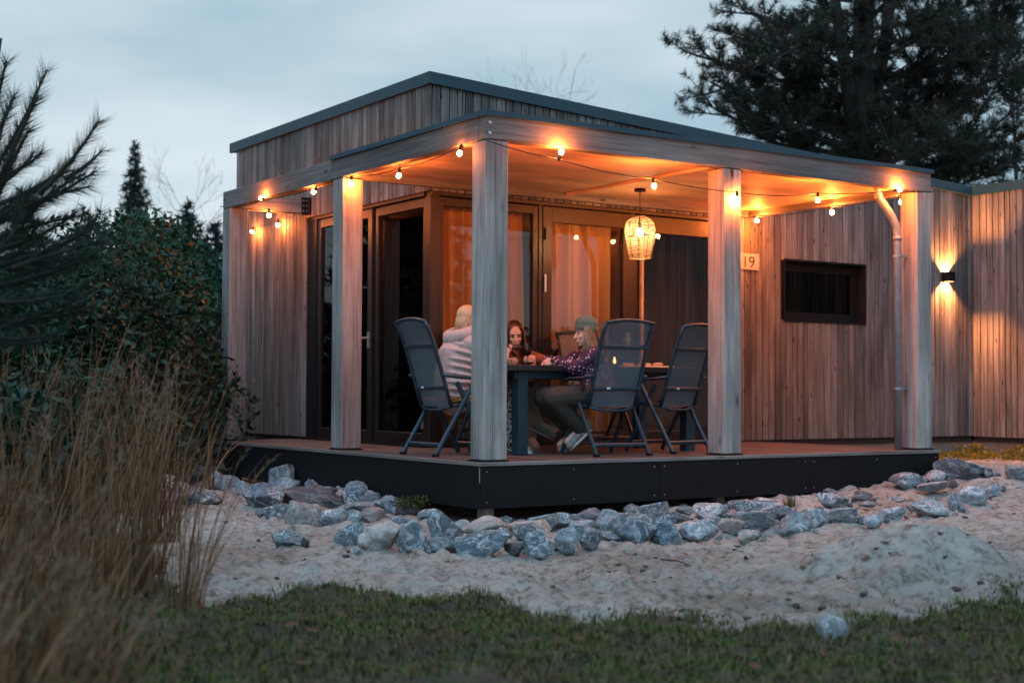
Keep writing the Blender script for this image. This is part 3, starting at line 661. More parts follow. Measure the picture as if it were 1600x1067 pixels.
part(fb, 'hinge', MB().tube([(2.255, YF-.002, 2.46), (2.255, YF-.002, 2.58)], .008, 8), 'black')
part(fc, 'pull_bar', MB().box((3.452, YF-.012, .60), (3.482, YF+.028, 2.60), .004), 'ply')
part(fb, 'door_handle', MB().tube([(3.285, YF+.01, 1.50), (3.285, YF-.05, 1.50), (3.17, YF-.05, 1.50)], .010, 8).box((3.265, YF-.002, 1.42), (3.305, YF+.012, 1.58)), 'steel')
la = framed(cab, 'glass_door', 1, 2.56, 3.60, Z0, Z1-.01, XL+.03, XL+.09, .075, .11, .085)
lb = framed(cab, 'glass_door', 1, 3.62, 4.86, Z0, Z1-.01, XL+.01, XL+.07, .085, .11, .085)
part(cab, 'jamb', MB().box((XL+.02, 3.601, .47), (XL+.09, 3.619, Z1)), 'black'); part(cab, 'jamb', MB().box((XL+.0, 4.861, .47), (XL+.12, DY1-.001, Z1)), 'black')
part(lb, 'door_handle', MB().box((XL-.004, 3.648, 1.40), (XL+.012, 3.68, 1.56)).tube([(XL+.01, 3.664, 1.5), (XL-.05, 3.664, 1.5), (XL-.05, 3.78, 1.5)], .010, 8), 'steel')
part(la, 'floor_bolt', MB().box((XL+.018, 2.60, .62), (XL+.032, 2.635, .74)), 'steel')
# inside
part(cab, 'inside_floor', MB().box((XL+.125, YF+.125, .40), (8.6, 7.0, .46)), 'insidefloor')
part(cab, 'inside_ceiling', MB().box((XL+.145, YF+.145, 2.86), (8.6, 7.0, 2.90)), 'inside')
part(cab, 'inside_wall', MB().box((4.9, YF+.145, .461), (5.0, 7.0, 2.859)).box((XL+.145, 6.9, .461), (4.89, 7.0, 2.859)).box((1.6, 6.88, .461), (3.1, 6.899, 2.5)), 'inside')

def curtain(u0, u1, d, axis, z0, z1, folds, amp, name, label, ph=0.0):
    nu = int(folds*10); V = []; 
    for i in range(nu+1):
        u = u0+(u1-u0)*i/nu; w = folds*2*pi*i/nu
        for k in range(7):
            z = z0+(z1-z0)*k/6; a = amp*(1.15-.35*k/6)
            o_ = a*sin(w+ph+.5*sin(w*.37+k*.12))+a*.4*sin(w*.53+1.7+k*.15)
            uu = u+.018*sin(w*.7+k*.5)
            V.append((uu, d+o_, z) if axis == 0 else (d+o_, uu, z))
    F = [(i*7+k, (i+1)*7+k, (i+1)*7+k+1, i*7+k+1) for i in range(nu) for k in range(6)]
    o = MB().add(V, F).build(name, 'curtain', None, True)
    return tag(o, label, 'curtain', 'curtains behind the glass doors')
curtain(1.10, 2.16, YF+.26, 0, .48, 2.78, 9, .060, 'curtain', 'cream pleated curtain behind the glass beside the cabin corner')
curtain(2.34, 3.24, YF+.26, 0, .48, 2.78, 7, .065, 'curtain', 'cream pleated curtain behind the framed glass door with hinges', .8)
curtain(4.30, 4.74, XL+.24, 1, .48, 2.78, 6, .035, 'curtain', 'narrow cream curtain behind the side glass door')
# ---------------------------------------------------------------- lamps
def bulb_at(parent, hook, tip, r=.0195, mat='bulb'):
    """socket at hook, glowing globe towards tip"""
    hook, tip = vec(hook), vec(tip); d = unit(tip-hook)
    c = hook+d*.062
    mb = MB(); ax = d; sx_ = unit(np.cross(ax, (.3, .9, .2))); sy_ = np.cross(ax, sx_)
    mb.ell(c, (r, r, r*1.12), [sx_, sy_, ax], 10, 7)
    b_ = part(parent, 'bulb', mb, mat, True)
    part(b_, 'socket', MB().tube([hook-d*.012, hook+d*.005, hook+d*.037], [.010, .0145, .0145], 8), 'cable')
def light_string(label, pts, bulbs, sag=.02, mat='bulb'):
    t = thing('string_lights', label, 'string lights', tuple(pts[0]), 'warm festoon strings on the pergola')
    P = [vec(p) for p in pts]; out = []
    for a, b in zip(P[:-1], P[1:]):
        L = np.linalg.norm(b-a); k = max(3, int(L/.12))
        for i in range(k): u = i/k; q = a+(b-a)*u; q[2] -= sag*L*4*u*(1-u); out.append(q)
    out.append(P[-1])
    part(t, 'cable', MB().tube(out, .0042, 6), 'cable', True)
    for h, tp in bulbs: bulb_at(t, h, tp, mat=mat)
def hang(p, dx=0, dy=0, dz=-1): p = vec(p); d = unit((dx, dy, dz)); return (p-d*.062, p)
B1 = [on_x(718, 240, -.030), on_x(623, 275, .09), on_x(549, 287, .03), on_x(490, 300, .06), on_x(408, 310, -.045), on_x(356, 332, .05)]
dirs = [(0, .5, -1), (0, .35, -1), (0, 0, -1), (0, .8, -.5), (0, .9, .2), (0, .2, -1)]
hk = [hang(p, *d) for p, d in zip(B1, dirs)]
light_string('warm bulb string along the side beam over the reeds', [(-.03, -.03, 2.862)]+[h[0] for h in hk]+[(-.02, 5.17, 2.90)], hk, mat='bulb_dim')
B2_ = [on_y(877, 238, -.03), on_y(1022, 291, .22), on_y(1153, 312, -.045), on_y(1278, 313, .22), on_y(1405, 297, -.03)]
dirs = [(.35, 0, .9), (.2, 0, -1), (.2, 0, -1), (.05, 0, -1), (.9, 0, .15)]
hk = [hang(p, *d) for p, d in zip(B2_, dirs)]
light_string('warm bulb string drooping along the front beam past the middle post', [(-.03, -.03, 2.852)]+[h[0] for h in hk]+[(4.985, -.03, 2.875)], hk)
B3 = [(4.80, 2.17, 2.80), on_x(1300, 332, 4.85), on_x(1408, 316, 4.85)]
dirs = [(0, -.6, -.7), (.2, -.5, -1), (0, 0, -1)]
hk = [hang(p, *d) for p, d in zip(B3, dirs)]
light_string('warm bulb string below the ceiling edge near the rain pipe', [(4.80, 2.36, 2.85)]+[h[0] for h in hk]+[(4.86, .12, 2.885)], hk)
B4 = [on_y(420, 337, 4.96), on_x(434, 352, .85), on_x(394, 362, .85)]
dirs = [(0, 0, -1), (0, .3, -1), (0, .8, -.6)]
hk = [hang(p, *d) for p, d in zip(B4, dirs)]
light_string('short warm bulb string from the cross beam to the cladding behind', [(.2, 4.97, 2.87), hk[0][0], (.80, 4.97, 2.868), hk[1][0], hk[2][0], (XL-.03, 6.9, 2.86)], hk, mat='bulb_dim')

# rattan pendant
PX, PY = 2.834, 1.698
PZ0, PZ1 = 2.255, 2.66
pend = thing('pendant_lamp', 'lit woven rattan pendant lamp hanging under the terrace ceiling', 'lamp', (PX, PY, CZ))
part(pend, 'ceiling_rose', MB().lathe([(.0, 0), (.055, -.002), (.055, -.028), (.0, -.03)], (PX, PY, CZ-.001), 16), 'black')
part(pend, 'cord', MB().tube([(PX, PY, CZ-.03), (PX, PY, PZ1-.10)], .004, 6), 'cable')
def shade_r(u):   # u 0 bottom .. 1 top
    return float(np.interp(u, [0, .2, .45, .7, .85, .94, 1.0], [.105, .122, .142, .150, .132, .095, .045]))
sh = MB()
for k in range(46):
    u = .01+.975*k/45+random.uniform(-.004, .004)
    r0 = shade_r(u); z = PZ0+(PZ1-PZ0)*u; ph = random.random()*6
    sh.tube([(PX+(r0+.003*sin(7*a+ph))*cos(a), PY+(r0+.003*sin(7*a+ph))*sin(a), z+.0045*sin(3*a+ph)+.002*sin(11*a+ph)) for a in np.linspace(0, 2*pi, 33)], .0017, 4, False)
part(pend, 'woven_shade', sh, 'rattan')
ribs = MB()
for j in range(10):
    a = 2*pi*j/10+.2; ribs.tube([(PX+(shade_r(u)+.004)*cos(a), PY+(shade_r(u)+.004)*sin(a), PZ0+(PZ1-PZ0)*u) for u in np.linspace(0, 1, 14)], .003, 5)
part(pend, 'shade_frame', ribs, 'wire')
part(pend, 'rim', MB().tube([(PX+.106*cos(a), PY+.106*sin(a), PZ0) for a in np.linspace(0, 2*pi, 25)], .0055, 6, False), 'rattan', True)
pb = part(pend, 'bulb', MB().ell((PX, PY, PZ1-.155), (.03, .03, .038)), 'pbulb', True)
part(pb, 'socket', MB().tube([(PX, PY, PZ1-.06), (PX, PY, PZ1-.118)], .02, 10), 'black')

# up-and-down wall lamp
sx0, sz0 = 8.11, 2.375; sy0 = YF-.026
sc_ = thing('wall_lamp', 'small black up and down wall lamp on the cladding by the inner corner', 'lamp', (sx0, sy0, sz0))
hw, hh, dd = .052, .058, .11; t_ = .006
part(sc_, 'housing', MB().box((sx0-hw-t_, sy0-dd, sz0-hh), (sx0-hw, sy0-.002, sz0+hh)).box((sx0+hw, sy0-dd, sz0-hh), (sx0+hw+t_, sy0-.002, sz0+hh)).box((sx0-hw+.0005, sy0-dd, sz0-hh), (sx0+hw-.0005, sy0-dd+t_, sz0+hh)).box((sx0-hw+.0005, sy0-.008, sz0-hh), (sx0+hw-.0005, sy0-.002, sz0+hh)), 'black')
part(sc_, 'wall_plate', MB().box((sx0-.04, sy0-.001, sz0-.04), (sx0+.04, sy0+.02, sz0+.04)), 'black')
M['sconce'] = emit('lit_wall_lamp', (1.0, .31, .078), 30000.0)
part(sc_, 'light_source', MB().ell((sx0, sy0-.055, sz0), (.0165, .0165, .0165), None, 8, 6), 'sconce', True)

# house number
np_ = thing('number_sign', 'small pale wooden house number plate reading 19', 'sign', (4.95, YF-.03, 2.38))
nx0, nx1, nz0, nz1 = 4.72, 5.062, 2.300, 2.475
part(np_, 'plate', MB().box((nx0, YF-.042, nz0), (nx1, YF-.030, nz1), .003), 'plate')
fc_ = bpy.data.curves.new('digits', 'FONT'); fc_.body = '19'; fc_.size = .172; fc_.extrude = .002
to = bpy.data.objects.new('digits_tmp', fc_); COL.objects.link(to)
dg = bpy.context.evaluated_depsgraph_get(); me = bpy.data.meshes.new_from_object(to.evaluated_get(dg)); bpy.data.objects.remove(to)
co = np.array([v.co[:] for v in me.vertices]); x0_, x1_ = co[:, 0].min(), co[:, 0].max(); y0_, y1_ = co[:, 1].min(), co[:, 1].max()
for v in me.vertices:
    v.co = (4.842+(v.co.x-x0_)/(x1_-x0_)*.150, YF-.0425-.001*(v.co.z > 0), 2.326+(v.co.y-y0_)/(y1_-y0_)*.118)
part(np_, 'digits', me, 'ink')
for q in ((nx1-.015, nz0+.02), (nx1-.015, nz1-.02)): part(np_, 'screw', MB().tube([(q[0], YF-.041, q[1]), (q[0], YF-.046, q[1])], .005, 6), 'ink')

# ---------------------------------------------------------------- table
TX0, TX1, TY0, TY1, TZ = .64, 2.80, .74, 1.62, DZ+.745
tb = thing('garden_table', 'long charcoal garden table on thick square legs', 'table', ((TX0+TX1)/2, (TY0+TY1)/2, DZ))
part(tb, 'table_top', MB().box((TX0, TY0, TZ-.05), (TX1, TY1, TZ), .004), 'tabletop')
for lx in (TX0+.19, TX1-.155):
    for ly in (TY0+.05, TY1-.15): part(tb, 'leg', MB().box((lx, ly, DZ+.001), (lx+.10, ly+.10, TZ-.051), .004), 'alu')
part(tb, 'apron', MB().box((TX0+.16, TY0+.06, TZ-.11), (TX1-.16, TY0+.085, TZ-.052)).box((TX0+.16, TY1-.085, TZ-.11), (TX1-.16, TY1-.06, TZ-.052)), 'alu')

# ---------------------------------------------------------------- folding chairs (seat looks to +Y)
def chair_parts():
    L = []
    hw = .265
    S = lambda p, x: (x, p[0], p[1])
    backp = [(-.10, .40), (-.15, .55), (-.205, .72), (-.265, .90), (-.315, 1.02), (-.355, 1.085)]
    for s in (-1, 1):
        L.append(('back_frame', MB().tube([S(p, s*(hw-.028)) for p in backp], .0155, 8, True, (1.0, 1.25)), 'alu', True))
        L.append(('leg', MB().tube([S((.10, .60), s*hw), S((-.26, .012), s*hw)], .017, 8, True, (.8, 1.2)), 'alu', False))
        L.append(('leg', MB().tube([S((-.06, .60), s*(hw-.012)), S((.27, .012), s*(hw-.012))], .017, 8, True, (.8, 1.2)), 'alu', False))
        L.append(('armrest', MB().tube([S((-.20, .655), s*(hw+.004)), S((-.05, .640), s*(hw+.008)), S((.12, .635), s*(hw+.008)), S((.19, .618), s*(hw+.004))], .019, 8, True, (1.35, .75)), 'alu', True))
        L.append(('seat_rail', MB().tube([S((-.11, .405), s*(hw-.03)), S((.10, .425), s*(hw-.03)), S((.30, .435), s*(hw-.03))], .0145, 8), 'alu', False))
        L.append(('foot_cap', MB().box((s*hw-.018, -.285, 0), (s*hw+.018, -.235, .022)), 'black', False))
    n = 9
    top = [((hw-.028)*(-1+2*i/(n-1)), -.355-.0*i, 1.085+.026*(1-(-1+2*i/(n-1))**2)) for i in range(n)]
    L.append(('top_rail', MB().tube(top, .019, 8, True, (1.3, .8)), 'alu', True))
    L.append(('stretcher', MB().tube([(-hw, -.21, .092), (hw, -.21, .092)], .0155, 8, True, (.9, 1.2)), 'alu', False))
    L.append(('stretcher', MB().tube([(-hw+.012, .225, .092), (hw-.012, .225, .092)], .0135, 8), 'alu', False))
    L.append(('stretcher', MB().tube([(-hw+.03, -.106, .40), (-.1, -.115, .372), (.1, -.115, .372), (hw-.03, -.106, .40)], .012, 8), 'alu', True))
    L.append(('back_bar', MB().tube([(-hw+.03, -.275, .895), (hw-.03, -.275, .895)], .012, 6, True, (.7, 1.4)), 'alu', False))
    L.append(('back_bar', MB().tube([(-hw+.03, -.165, .555), (hw-.03, -.165, .555)], .012, 6, True, (.7, 1.4)), 'alu', False))
    V, F = [], []
    for (y, z) in backp+[(-.357, 1.093)]:
        for i in range(5): a = -1+i*.5; V.append((a*(hw-.04), y+.006-.018*(1-a*a), z))
    m = len(V)//5
    F = [(r*5+i, r*5+i+1, r*5+5+i+1, r*5+5+i) for r in range(m-1) for i in range(4)]
    L.append(('back_sling', MB().add(V, F), 'sling', True))
    V = []
    for (y, z) in ((-.10, .412), (.0, .418), (.15, .428), (.29, .436), (.31, .425)):
        for i in range(5): a = -1+i*.5; V.append((a*(hw-.04), y, z-.02*(1-a*a)))
    F = [(r*5+i, r*5+i+1, r*5+5+i+1, r*5+5+i) for r in range(4) for i in range(4)]
    L.append(('seat_sling', MB().add(V, F), 'sling', True))
    L.append(('care_tag', MB().box((-.11, -.183, .548), (-.075, -.179, .564)), 'shoe_white', False))
    return L
proto = None
def chair(loc, rz, label):
    global proto
    root = bpy.data.objects.new('garden_chair', None); COL.objects.link(root); root.location = loc; root.rotation_euler = (0, 0, rz)
    tag(root, label, 'chair', 'high back garden chairs round the table')
    if proto is None:
        proto = []
        for nm, mb, mt, sm in chair_parts():
            o = put(nm, mb.mesh(nm, sm), mt); o.parent = root; proto.append(o)
    else:
        for src in proto:
            o = src.copy(); COL.objects.link(o); o.parent = root
    return root
CHA = chair((.37, 1.165, DZ), -pi/2, 'high back mesh chair with mustard cushion and seated blonde person')
CHB = chair((1.52, .52, DZ), radians(-2), 'high back mesh chair holding the person in the green beanie')
CHC = chair((2.38, .73, DZ), radians(12), 'empty high back mesh chair with its back turned, beside the middle post')
CHD = chair((2.55, 1.98, DZ), pi, 'mesh chair on the far side of the table before the curtain')
CHE = chair((1.40, 2.02, DZ), pi+radians(6), 'mesh chair under the brown haired person across the table')
cu = evaluated(MB().box((-.23, -.10, .0), (.23, .33, .05), .02).mesh('cushion'), [('SUBSURF', dict(levels=2, render_levels=2))])
for v in cu.vertices: v.co = (v.co.y, -v.co.x, v.co.z)
cu.polygons.foreach_set('use_smooth', [True]*len(cu.polygons))
o = put('seat_cushion', cu, 'cushion'); o.location = (.37, 1.165, DZ+.425); tag(o, 'mustard printed seat cushion under the person in the puffer jacket', 'cushion')

# ---------------------------------------------------------------- on the table
def wine_glass(x, y, label, group='red wine glasses'):
    t = thing('wine_glass', label, 'wine glass', (x, y, TZ), group)
    part(t, 'bowl', MB().lathe([(.004, .085), (.022, .095), (.036, .118), (.040, .145), (.037, .175), (.033, .205)], (x, y, TZ), 16), 'clear', True)
    part(t, 'stem', MB().lathe([(.036, .001), (.034, .003), (.006, .009), (.004, .02), (.004, .088)], (x, y, TZ), 14), 'clear', True)
    part(t, 'wine', MB().lathe([(.0, .090), (.021, .098), (.034, .120), (.0375, .145), (.0, .1455)], (x, y, TZ), 14), 'wine', True)
p = on_z(823, 583, TZ)
wine_glass(1.262, 1.30, 'red wine glass held by the brown haired person')
wine_glass(1.33, .98, 'red wine glass before the person in the beanie')
def clutch(x, y): pass
lt = thing('candle_jar', 'glowing tea light in a clear glass jar on the table', 'candle', (2.03, 1.05, TZ))
cx, cy = 2.03, 1.05
part(lt, 'jar', MB().lathe([(.0, .002), (.042, .003), (.045, .03), (.045, .11)], (cx, cy, TZ), 16), 'clear', True)
part(lt, 'candle', MB().lathe([(.0, .005), (.036, .006), (.036, .030), (.0, .031)], (cx, cy, TZ), 14), 'cream')
part(lt, 'flame', MB().lathe([(.0005, .030), (.014, .044), (.012, .062), (.0005, .095)], (cx, cy, TZ), 8), 'flame', True)
pl = thing('snack_board', 'long board of bread and snacks on the table', 'snack board', (2.44, 1.12, TZ))
part(pl, 'board', MB().box((2.18, 1.02, TZ+.001), (2.70, 1.24, TZ+.016), .004), 'ply')
rs = random.Random(3)
for i in range(11):
    sx_, sy_ = 2.22+i*.042+rs.uniform(-.01, .01), 1.13+rs.uniform(-.07, .07); r = rs.uniform(.02, .032)
    mb = MB().ell((sx_, sy_, TZ+.014+r*.55), (r*1.3, r, r*.6), None, 10, 7); part(pl, 'bread_piece', mb, 'snack', True)
# lounge chair inside, behind the side glass
ax_, ay_ = 1.75, 3.55
lc = thing('lounge_chair', 'pale upholstered shell chair inside behind the side glass', 'armchair', (ax_, ay_, .46))
V = []; na, nr = 14, 8
for i in range(nr+1):
    u = i/nr
    for j in range(na+1):
        a = -1+2*j/na; y = a*(.30+.06*u)
        xx = .30-.62*u+.12*a*a*u; zz = .40-.05*sin(u*pi*.8)+max(0, u-.42)**1.25*.95+.10*a*a*(1-.3*u)
        V.append((ax_+.5*0+xx*(1), ay_+y, .46+zz))
F = [(i*(na+1)+j, i*(na+1)+j+1, (i+1)*(na+1)+j+1, (i+1)*(na+1)+j) for i in range(nr) for j in range(na)]
sh_ = evaluated(MB().add(V, F).mesh('shell'), [('SOLIDIFY', dict(thickness=.05)), ('SUBSURF', dict(levels=1, render_levels=1))])
sh_.polygons.foreach_set('use_smooth', [True]*len(sh_.polygons))
part(lc, 'seat_shell', sh_, 'cream')
for a, b in ((-1, -1), (-1, 1), (1, -1), (1, 1)): part(lc, 'leg', MB().tube([(ax_+a*.12, ay_+b*.14, .84), (ax_+a*.26, ay_+b*.25, .462)], [.014, .009], 8), 'black')
# ---------------------------------------------------------------- people
def frame(f, u=(0, 0, 1)):
    f = unit(f); u = unit(vec(u)-f*f.dot(vec(u))); s = np.cross(f, u); return s, f, u      # side, forward, up
def head_into(mb, c, f, u):
    s, f, u = frame(f, u); A = [s, f, u]; c = vec(c)
    P = lambda a, b, d: c+s*a+f*b+u*d
    mb.ell(P(0, -.012, .022), (.073, .094, .096), A, 18, 12)
    mb.ell(P(0, .022, -.045), (.058, .066, .068), A, 14, 10)
    mb.ell(P(0, .052, -.088), (.030, .028, .022), A)                 # chin
    mb.cap(P(0, .080, .012), P(0, .102, -.030), .008, .0125)         # nose
    mb.ell(P(0, .070, .028), (.048, .014, .012), A)                  # brow
    mb.ell(P(0, .082, -.060), (.024, .009, .006), A); mb.ell(P(0, .081, -.071), (.020, .009, .006), A)   # lips
    for k in (-1, 1):
        mb.ell(P(k*.034, .060, -.026), (.024, .018, .022), A)        # cheeks
        mb.ell(P(k*.074, -.004, -.010), (.008, .018, .030), A)       # ears
def face_bits(par, c, f, u):
    s, f, u = frame(f, u); A = [s, f, u]; c = vec(c); P = lambda a, b, d: c+s*a+f*b+u*d
    for k in (-1, 1):
        part(par, 'eye', MB().ell(P(k*.031, .0745, .004), (.012, .0065, .0042), A, 10, 6), 'eye', True)
        part(par, 'eyebrow', MB().tube([P(k*.014, .0845, .023), P(k*.032, .0825, .028), P(k*.047, .072, .022)], .0022, 5), 'eye')
    part(par, 'lips', MB().ell(P(0, .0885, -.0655), (.021, .0055, .007), A, 12, 6), 'lip', True)
def hand_into(mb, w, d, nrm, side=1, curl=.9, spread=.10):
    """wrist w, direction d, palm normal nrm; five fingers"""
    d = unit(d); nrm = unit(vec(nrm)-d*d.dot(vec(nrm))); s = np.cross(d, nrm)*side; w = vec(w)
    mb.ell(w+d*.045, (.036, .047, .016), [s, d, nrm], 12, 8); mb.cap(w-d*.01, w+d*.02, .023, .025)
    for i, (off, L) in enumerate(((-.027, .072), (-.009, .082), (.009, .077), (.026, .062))):
        b = w+d*.080+s*off; dd = unit(d+s*off*spread*20*.3)
        a1 = curl*.55; p1 = b+(dd*cos(a1)+nrm*sin(a1))*L*.48
        a2 = curl*1.25; p2 = p1+(dd*cos(a2)+nrm*sin(a2))*L*.32
        a3 = curl*1.8; p3 = p2+(dd*cos(a3)+nrm*sin(a3))*L*.24
        mb.cap(b-d*.015, p1, .0095, .0088, 8); mb.cap(p1, p2, .0088, .008, 8); mb.cap(p2, p3, .008, .0068, 8)
    b = w+d*.025-s*.030; p1 = b+(d*.7-s*.6+nrm*.45)*.040; p2 = p1+(d*.85-s*.1+nrm*.5)*.030
    mb.cap(b, p1, .0125, .0105, 8); mb.cap(p1, p2, .0105, .008, 8)
def limb(mb, pts, rs):
    for a, b, r0, r1 in zip(pts[:-1], pts[1:], rs[:-1], rs[1:]): mb.cap(a, b, r0, r1, 12)
def person(label, J, hands, pose_floor):
    t = thing('person', label, 'person', pose_floor)
    mb = MB(); s, f, u = frame(J['facing'])
    head_into(mb, J['head'], J['look'], J.get('hup', (0, 0, 1)))
    limb(mb, [J['pelvis'], J['waist'], J['chest'], J['neck']], [.125, .105, .12, .055])
    mb.cap(J['neck'], vec(J['head'])-vec((0, 0, .05)), .05, .047)
    mb.cap(J['shL'], J['shR'], .062, .062)
    for k in 'LR':
        limb(mb, [J['sh'+k], J['el'+k], J['wr'+k]], [.052, .040, .026])
        limb(mb, [J['hip'+k], J['kn'+k], J['an'+k]], [.085, .058, .037])
        mb.cap(J['an'+k], J['toe'+k], .036, .028)
        mb.cap(J['pelvis'], J['hip'+k], .12, .09)
    for w, d, n_, sd_, cl in hands: hand_into(mb, w, d, n_, sd_, cl)
    body = part(t, 'body', blob(mb, .0055, 3, .4), 'skin')
    face_bits(t, J['head'], J['look'], J.get('hup', (0, 0, 1)))
    return t
def puffed(mb, pts, rs, flat=None, n=8, A=None):
    """stacked quilting rolls along a path"""
    pts = [vec(p) for p in pts]
    L = [0]
    for a, b in zip(pts[:-1], pts[1:]): L.append(L[-1]+np.linalg.norm(b-a))
    for k in range(n):
        u = (k+.5)/n*L[-1]; p = vec([np.interp(u, L, [q[i] for q in pts]) for i in range(3)]); r = float(np.interp(u, L, rs))
        p2 = vec([np.interp(min(u+.01, L[-1]), L, [q[i] for q in pts]) for i in range(3)]); p1 = vec([np.interp(max(u-.01, 0), L, [q[i] for q in pts]) for i in range(3)])
        d = unit(p2-p1); h = L[-1]/n*.72
        if A is None: s_ = unit(np.cross(d, (.31, .2, .93) if abs(d[2]) < .8 else (0, 1, 0))); b_ = np.cross(d, s_); rr = (r, r, h)
        else: s_ = unit(vec(A)-d*d.dot(vec(A))); b_ = np.cross(d, s_); rr = (r*flat[0], r*flat[1], h)
        mb.ell(p, rr, [s_, b_, d], 18, 10)
    limb(mb, pts, [r*.86 for r in rs]) if A is None else None
def strands(n, c, f, u, length, wave, rng, width=.010, face_gap=1.0, fall=(0, 0, -1), off=.006, scalp=1.03, side_bias=0.0):
    """hair as ribbons: over the skull, then falling"""
    s, f, u = frame(f, u); c = vec(c)+u*.018; V, F = [], []
    for i in range(n):
        a = rng.uniform(face_gap, 2*pi-face_gap)                       # 0 = face side
        L = length*rng.uniform(.75, 1.05); ph = rng.uniform(0, 6.3); m = 13; k0 = len(V); lift = rng.uniform(0, off*2); endp = rng.uniform(.35, .62)*pi
        dirn = f*cos(a)+s*sin(a); last = None
        for k in range(m):
            v = k/(m-1)
            if v < .45:
                th = v/.45*endp
                p = c+(dirn*np.array(1.0))*sin(th)*(.084+lift)*scalp*(1.12 if abs(cos(a)) > .7 else .95)+u*cos(th)*(.100+lift)*scalp; last = p; dl = dirn
            else:
                w_ = (v-.45)/.55*L
                p = last+vec(fall)*w_+dl*(.010*sin(w_*9)+.02*w_)+(s*sin(w_*26+ph)+f*cos(w_*23+ph))*wave*min(1, w_*5)
            tang = np.cross(dirn, u) if np.linalg.norm(np.cross(dirn, u)) > .1 else s
            ww = width*(1-.55*v)*rng.uniform(.85, 1.15); V += [tuple(p-tang*ww*.5), tuple(p+tang*ww*.5)]
        F += [(k0+2*k, k0+2*k+1, k0+2*k+3, k0+2*k+2) for k in range(m-1)]
    return MB().add(V, F)
def hair_cap(par, c, f, u, mat):
    s, f, u = frame(f, u); A = [s, f, u]; c = vec(c); P = lambda a, b, d: c+s*a+f*b+u*d
    mb = MB().ell(P(0, -.026, .036), (.083, .098, .093), A, 18, 12).ell(P(0, -.050, -.02), (.080, .070, .085), A, 16, 10)
    for k in (-1, 1): mb.cap(P(k*.060, .030, .066), P(k*.080, .010, -.04), .017, .012); mb.cap(P(k*.01, .035, .096), P(k*.058, .034, .070), .014, .015)
    return part(par, 'hair_top', blob(mb, .008, 3), mat)
def shoe(par, an, toe, mat, sole='sole'):
    an, toe = vec(an), vec(toe); d = unit(toe-an); up_ = unit(vec((0, 0, 1))-d*d[2]); s_ = np.cross(d, up_)
    mb = MB(); mb.cap(an+up_*.0, an-up_*.03+d*.02, .047, .050); mb.ell(an+d*.075-up_*.03, (.045, .125, .042), [s_, d, up_], 16, 10); mb.ell(an+d*.15-up_*.045, (.046, .055, .028), [s_, d, up_])
    sh = part(par, 'shoe', blob(mb, .008, 4), mat)
    part(sh, 'sole', blob(MB().ell(an+d*.068-up_*.070, (.046, .135, .013), [s_, d, up_], 18, 8), .007, 2), sole)
    part(sh, 'laces', MB().tube([an+d*.06+up_*.012-s_*.03, an+d*.075+up_*.016, an+d*.06+up_*.012+s_*.03], .005, 5).tube([an+d*.09+up_*.006-s_*.03, an+d*.105+up_*.010, an+d*.09+up_*.006+s_*.03], .005, 5), 'shoe_white')
HR = np.random.default_rng(21)

# 1: blonde person in the puffer jacket, facing the table (+X), behind the corner post
J = dict(facing=(1, 0, 0), look=(1, .05, -.22), head=(.585, 1.17, 1.565), neck=(.555, 1.17, 1.42), chest=(.49, 1.17, 1.27), waist=(.45, 1.17, 1.09), pelvis=(.45, 1.17, .98),
         shL=(.52, 1.33, 1.36), shR=(.52, 1.01, 1.36), elL=(.67, 1.38, 1.16), wrL=(.875, 1.18, 1.29), elR=(.67, .95, 1.16), wrR=(.865, 1.045, 1.27),
         hipL=(.50, 1.27, .96), knL=(.93, 1.28, 1.0), anL=(.93, 1.30, .55), toeL=(1.06, 1.31, .49), hipR=(.50, 1.07, .96), knR=(1.0, 1.13, 1.0), anR=(1.03, 1.14, .535), toeR=(1.14, 1.10, .485))
p1 = person('blonde person in pale puffer jacket and printed trousers holding a phone', J, [((.875, 1.18, 1.29), (.75, -.6, .25), (-.2, -.6, .5), 1, .75), ((.865, 1.045, 1.27), (.72, .42, .5), (-.35, .7, .3), -1, .85)], (.45, 1.17, DZ))
mb = MB(); puffed(mb, [(.44, 1.17, .90), (.45, 1.17, 1.10), (.485, 1.17, 1.27), (.53, 1.17, 1.42)], [.185, .175, .18, .125], (1.28, .92), 9, (0, 1, 0)); limb(mb, [(.44, 1.17, .95), (.45, 1.17, 1.10), (.485, 1.17, 1.27), (.53, 1.17, 1.40)], [.181, .172, .177, .12])
for k in 'LR': puffed(mb, [J['sh'+k], J['el'+k], vec(J['wr'+k])-unit(vec(J['wr'+k])-vec(J['el'+k]))*.012], [.088, .074, .050], None, 9)
mb.cap(J['shL'], J['shR'], .088, .088)
jk = part(p1, 'puffer_jacket', blob(mb, .0085, 3, .5), 'puffer')
mb = MB()
for a in np.linspace(-2.3, 2.3, 15): mb.ell((.515-.105*cos(a), 1.17+.125*sin(a), 1.455-.035*cos(a)), (.052, .052, .060))
mb.ell((.415, 1.17, 1.405), (.060, .105, .075)); part(jk, 'hood', blob(mb, .010, 4), 'puffer')
hair_cap(p1, J['head'], J['look'], (.2, 0, 1), 'hair_blonde')
part(p1, 'hair', strands(620, J['head'], J['look'], (.2, 0, 1), .30, .007, HR, .007, .75, (-.14, 0, -1)), 'hair_blonde')
mb = MB()
for k in 'LR': limb(mb, [J['hip'+k], J['kn'+k], vec(J['an'+k])+vec((0, 0, .02))], [.105, .085, .088])
mb.cap(J['hipL'], J['hipR'], .12, .12); part(p1, 'trousers', blob(mb, .010, 4), 'leopard')
for k in 'LR': shoe(p1, J['an'+k], J['toe'+k], 'shoe_white')
ph = thing('phone', 'dark phone in the hands of the blonde person', 'phone', (.95, 1.085, 1.33))
